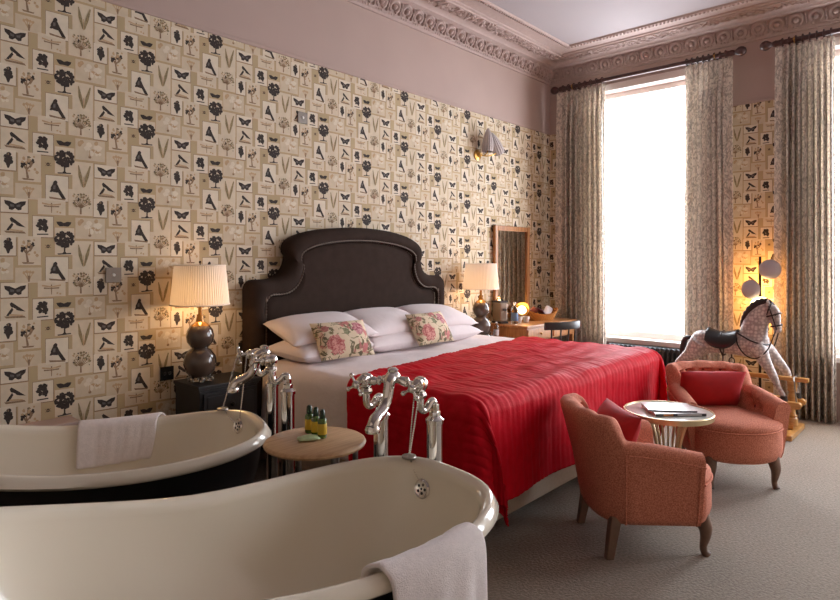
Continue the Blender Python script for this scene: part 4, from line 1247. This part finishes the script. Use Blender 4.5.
# ------------------------------------------------------------------ floor lamp behind the horse
t = thing('floor_lamp', 'bronze floor lamp with domed shades glowing on the papered wall behind the rocking horse', 'floor lamp', (6.17, 1.415, 0))
m = MB(); m.lathe([(0, 0), (.11, 0), (.11, .012), (.02, .022), (0, .022)], seg=32); m.build('base', 'dark_metal', t)
m = MB(); m.tube([(0, 0, .02), (0, 0, 1.44)], .011, 12); m.build('pole', 'dark_metal', t)
def dome(y, z, tilt, yaw):
    # opening faces the wall (+x); the dome back faces the room
    X = Matrix.Translation((-.035, y, z)) @ Matrix.Rotation(R(yaw), 4, 'Z') @ Matrix.Rotation(R(90+tilt), 4, 'Y')
    m = MB(); m.X = X
    m.lathe([(0, -.05), (.03, -.047), (.06, -.034), (.083, -.01), (.09, .02), (.087, .02), (.08, -.008), (.058, -.029), (.03, -.042), (0, -.045)], seg=32, cap=False)
    s = m.build('dome_shade', 'opal', t)
    m = MB(); m.X = X; m.sphere((0, 0, .0), (.032, .032, .026), 14, 8); m.build('bulb', 'bulb', s)
    m = MB(); m.tube([(0, 0, z+.0), (-.03, y*.6, z)], .006, 8); m.build('arm', 'dark_metal', s)
dome(-.085, 1.325, 0, 4); dome(.075, 1.14, 0, -25)
m = MB(); m.X = Matrix.Translation((0, -.01, 1.0)); m.sphere((0, 0, 0), (.09, .09, .075), 24, 14); m.build('globe', 'glow', t)

# ------------------------------------------------------------------ rocking horse
HX, HY = 5.66, 1.45
t = thing('rocking_horse', 'dapple grey rocking horse on a honey pine stand by the curtains', 'rocking horse', (HX, HY, 0), R(-90))
def ell(c, d, hw, hd, n=16):
    """ellipse ring centred at c=(x,z), perpendicular to direction d in the xz plane"""
    d = Vector((d[0], 0, d[1])).normalized(); u = Vector((-d.z, 0, d.x)); v = Vector((0, 1, 0))
    return [tuple(Vector((c[0], 0, c[1]))+u*hd*math.cos(2*PI*k/n)+v*hw*math.sin(2*PI*k/n)) for k in range(n)]
m = MB()
m.loft([ell((x, z), (1, 0), a, b) for x, z, a, b in ((-.408, .655, .02, .03), (-.395, .66, .055, .07), (-.36, .675, .088, .098), (-.31, .688, .103, .104), (-.24, .693, .1, .1), (-.16, .692, .096, .094), (-.08, .69, .096, .09), (0, .695, .1, .1), (.07, .70, .1, .118), (.14, .71, .092, .112), (.19, .71, .07, .085), (.22, .71, .035, .05))])
m.loft([ell(c, d, a, b) for c, d, a, b in (((.095, .74), (.2, 1), .085, .115), ((.105, .81), (.15, 1), .07, .108), ((.118, .87), (.25, 1), .058, .098), ((.145, .93), (.5, 1), .049, .085), ((.185, .985), (1, .9), .043, .068), ((.225, 1.005), (1, .1), .04, .055), ((.245, 1.0), (1, -.3), .03, .045))])
m.loft([ell(c, d, a, b) for c, d, a, b in (((.205, 1.04), (.5, -1), .02, .02), ((.225, 1.015), (.5, -1), .042, .05), ((.245, .975), (.35, -1), .043, .056), ((.258, .93), (.3, -1), .036, .05), ((.27, .885), (.25, -1), .027, .036), ((.279, .85), (.2, -1), .026, .032), ((.284, .825), (.2, -1), .024, .029), ((.287, .808), (.2, -1), .012, .015))])
def leg(pts, y0, y1):
    n = len(pts); m.tube([(x, y0+(y1-y0)*i/(n-1), z) for i, (x, z, r) in enumerate(pts)], [r for x, z, r in pts], 14)
F = [(.13, .70, .07), (.17, .64, .064), (.21, .56, .047), (.245, .50, .036), (.272, .447, .033), (.292, .40, .024), (.315, .355, .021), (.33, .33, .024), (.338, .305, .022)]
F2 = [(.14, .70, .07), (.20, .645, .062), (.26, .58, .046), (.30, .535, .036), (.33, .49, .032), (.352, .435, .024), (.374, .38, .021), (.39, .345, .024), (.40, .312, .022)]
Hd = [(-.30, .69, .09), (-.345, .62, .082), (-.395, .565, .058), (-.45, .525, .04), (-.485, .49, .034), (-.515, .44, .025), (-.55, .38, .022), (-.572, .345, .025), (-.59, .31, .022)]
leg(F, -.055, -.085); leg(F2, .055, .085); leg(Hd, -.06, -.085); leg([(x-.03 if z < .6 else x, z, r) for x, z, r in Hd], .06, .085)
for s in (-1, 1):
    m.tube([(.212, s*.028, 1.04), (.216, s*.033, 1.07), (.222, s*.034, 1.098)], [.014, .013, .003], 8)
    m.sphere((.262, s*.034, .955), (.012, .01, .01), 8, 6)
raw = m.build('horse_raw', 'dapple', None)
md = raw.modifiers.new('r', 'REMESH'); md.mode = 'VOXEL'; md.voxel_size = .009; md.use_smooth_shade = True
md = raw.modifiers.new('s', 'SMOOTH'); md.factor = .6; md.iterations = 5
dg = bpy.context.evaluated_depsgraph_get()
me = bpy.data.meshes.new_from_object(raw.evaluated_get(dg)); me.name = 'body'
bpy.data.objects.remove(raw)
body = bpy.data.objects.new('body', me); col.objects.link(body); body.parent = t
me.polygons.foreach_set('use_smooth', [True]*len(me.polygons))
def hoof(x, y, z):
    m = MB(); m.lathe([(0, -.03), (.03, -.03), (.024, .012), (0, .016)], (x, y, z), 14); m.build('hoof', 'hoof', body)
hoof(.343, -.086, .305); hoof(.405, .086, .312); hoof(-.594, -.086, .312); hoof(-.624, .086, .312)
m = MB()
for s in (-1, 1): m.sphere((.272, s*.036, .958), (.007, .005, .007), 8, 6)
m.build('eye', 'black', body)
# mane, forelock and tail
m = MB(); cr = spl([(-.0, .83), (.03, .90), (.065, .965), (.115, 1.025), (.165, 1.058), (.21, 1.065), (.245, 1.045), (.268, 1.0)] and [(-.0, 0, .84), (.022, 0, .90), (.052, 0, .955), (.10, 0, 1.015), (.155, 0, 1.052), (.205, 0, 1.062), (.245, 0, 1.035), (.274, 0, .985)], 5)
rings = []
for i, p in enumerate(cr):
    a = cr[max(0, i-1)]; b = cr[min(len(cr)-1, i+1)]; d = (b-a).normalized(); nn = Vector((-d.z, 0, d.x))
    th = .016*math.sin(PI*(i+.6)/(len(cr)+.2))+.003; hh = (.03+.006*math.sin(i*2.1))*math.sin(PI*(i+.6)/(len(cr)+.2))+.004
    rings.append([tuple(p+nn*hh*math.cos(2*PI*k/10)+Vector((0, th*math.sin(2*PI*k/10), 0))) for k in range(10)])
m.loft(rings); m.build('mane', 'hoof', t, angle=80)
m = MB(); m.tube(spl([(-.40, 0, .72), (-.45, 0, .70), (-.47, 0, .62), (-.475, 0, .52), (-.46, 0, .45)], 5), [.012+.016*math.sin(PI*i/20) for i in range(21)], 10); m.build('tail', 'hoof', t)
# saddle
m = MB(); rows = []
for i in range(17):
    x = -.255+.25*i/16; f = (x+.13)/.125
    zt = .778+.03*abs(f)**2.2
    rows.append([(x, .107*math.sin(a)*1.02, zt-.108*(1-math.cos(a))*1.0+.004) for a in [R(-100+200*k/20)*(1-.18*abs(f)**3) for k in range(21)]])
m.grid(rows); m.build('saddle', 'saddle', t, solid=.012, angle=80)
m = MB(); m.tube([(-.13+.004*math.sin(k), .106*math.cos(2*PI*k/32), .69+.106*math.sin(2*PI*k/32)) for k in range(32)], .007, 6, closed=True); m.build('girth', 'strap', t)
for s in (-1, 1):
    m = MB(); m.tube([(-.10, s*.108, .70), (-.10, s*.125, .60), (-.10, s*.128, .55)], .006, 6)
    m.tube([(-.10+.022*math.cos(2*PI*k/16), s*.13, .525+.026*math.sin(2*PI*k/16)) for k in range(16)], .005, 6, closed=True); m.build('stirrup', 'strap', t)
# bridle and straps
m = MB()
def loop(c, d, hw, hd, r=.006): m.tube(ell(c, d, hw, hd, 24), r, 6, closed=True)
loop((.272, .868), (.25, -1), .033, .042); loop((.25, .955), (.35, -1), .047, .061); loop((.224, 1.0), (1, -.35), .047, .062)
for s in (-1, 1): m.tube([(.225, s*.047, 1.03), (.25, s*.045, .95), (.272, s*.034, .868), (.28, s*.032, .845)], .0055, 6)
m.build('bridle', 'strap', t)
m = MB()
for s in (-1, 1):
    m.tube(spl([(-.01, s*.085, .80), (.05, s*.105, .77), (.12, s*.104, .735), (.19, s*.078, .715), (.222, s*.02, .71), (.225, 0, .71)], 5), .007, 6)
    m.tube(spl([(.28, s*.034, .845), (.262, s*.08, .77), (.225, s*.10, .67), (.15, s*.118, .60), (.07, s*.118, .62), (.01, s*.112, .70), (-.01, s*.09, .80)], 6), .0055, 6)
m.build('breast_strap', 'strap', t)
# stand
m = MB(); m.box((-.52, -.03, .43), (.50, .03, .462)); m.build('top_rail', 'honey', t, smooth=False, bevel=.004)
for s in (-1, 1):
    m = MB(); m.lathe([(0, .07), (.04, .07), (.04, .13), (.03, .14), (.036, .155), (.026, .17), (.022, .2), (.034, .25), (.038, .28), (.03, .31), (.024, .34), (.036, .355), (.034, .37), (.036, .385), (.036, .43), (0, .43)], (.385*s, 0, 0), 24); m.build('post', 'honey', t)
    m = MB(); m.box((.385*s-.045, -.25, 0), (.385*s+.045, .25, .045)); m.build('cross_foot', 'honey', t, smooth=False, bevel=.008)
    m = MB(); P = [(-.70, .24), (.44, .24)]; r_ = .026
    poly = [(.44+r_*math.cos(a), .252+r_*math.sin(a)) for a in [R(-90+180*k/10) for k in range(11)]]+[(-.70+r_*math.cos(a), .252+r_*math.sin(a)) for a in [R(90+180*k/10) for k in range(11)]]
    m.loft([[(x, .086*s-.028, z) for x, z in poly], [(x, .086*s+.028, z) for x, z in poly]]); m.build('hoof_rail', 'honey', t, angle=50, bevel=.003)
    for q in (-1, 1):
        m = MB(); m.tube([(.385*q+.02, .0, .468), (.385*q+.02, .05*s, .468), (.385*q+.03, .086*s, .44), (.385*q+.045, .086*s, .278)], .005, 6); m.build('swing_iron', 'steel', t)
m = MB(); m.box((-.40, -.04, .045), (.40, .04, .08)); m.build('base_beam', 'honey', t, smooth=False, bevel=.004)

# ------------------------------------------------------------------ lights: the lamps of the room
def point(name, loc, power, c, r=.04):
    L = bpy.data.lights.new(name, 'POINT'); L.energy = power; L.color = lin(c); L.shadow_soft_size = r
    o = bpy.data.objects.new(name, L); col.objects.link(o); o.location = loc; o['kind'] = 'helper'; return o
point('bedside_light', (1.87, 3.53, LZ+.50), 2.6, (255, 200, 132), .03)
point('bedside_light', (4.74, 3.50, LZ+.50), 2.6, (255, 200, 132), .03)
point('floor_lamp_light', (6.24, 1.42, 1.22), 5, (255, 178, 84), .04)
point('floor_lamp_light', (6.27, 1.42, .98), 5, (255, 178, 84), .04)
point('desk_light', (5.56, 3.50, .97), 1.2, (255, 180, 90), .03)
W = bpy.data.worlds.new('sky'); sc.world = W; W.use_nodes = True
W.node_tree.nodes['Background'].inputs['Color'].default_value = (.75, .85, 1, 1); W.node_tree.nodes['Background'].inputs['Strength'].default_value = .6

# ------------------------------------------------------------------ camera
cam = bpy.data.cameras.new('camera'); co = bpy.data.objects.new('camera', cam); col.objects.link(co)
co.location = (0, 0, 1.4); co.rotation_euler = (R(90), 0, R(42.175-90))
cam.sensor_width = 36; cam.lens = 607/840*36; cam.shift_y = -39/840; cam.clip_start = .05
sc.camera = co
sc.view_settings.view_transform = 'Standard'; sc.view_settings.look = 'None'; sc.view_settings.gamma = 1
sc.view_settings.exposure = .5
try: sc.view_settings.use_curve_mapping = False
except Exception: pass
sc.cycles.use_denoising = True
sc.cycles.max_bounces = 10; sc.cycles.diffuse_bounces = 6; sc.cycles.glossy_bounces = 6; sc.cycles.transmission_bounces = 6
sc.cycles.caustics_reflective = False; sc.cycles.caustics_refractive = False
sc.cycles.sample_clamp_indirect = 4
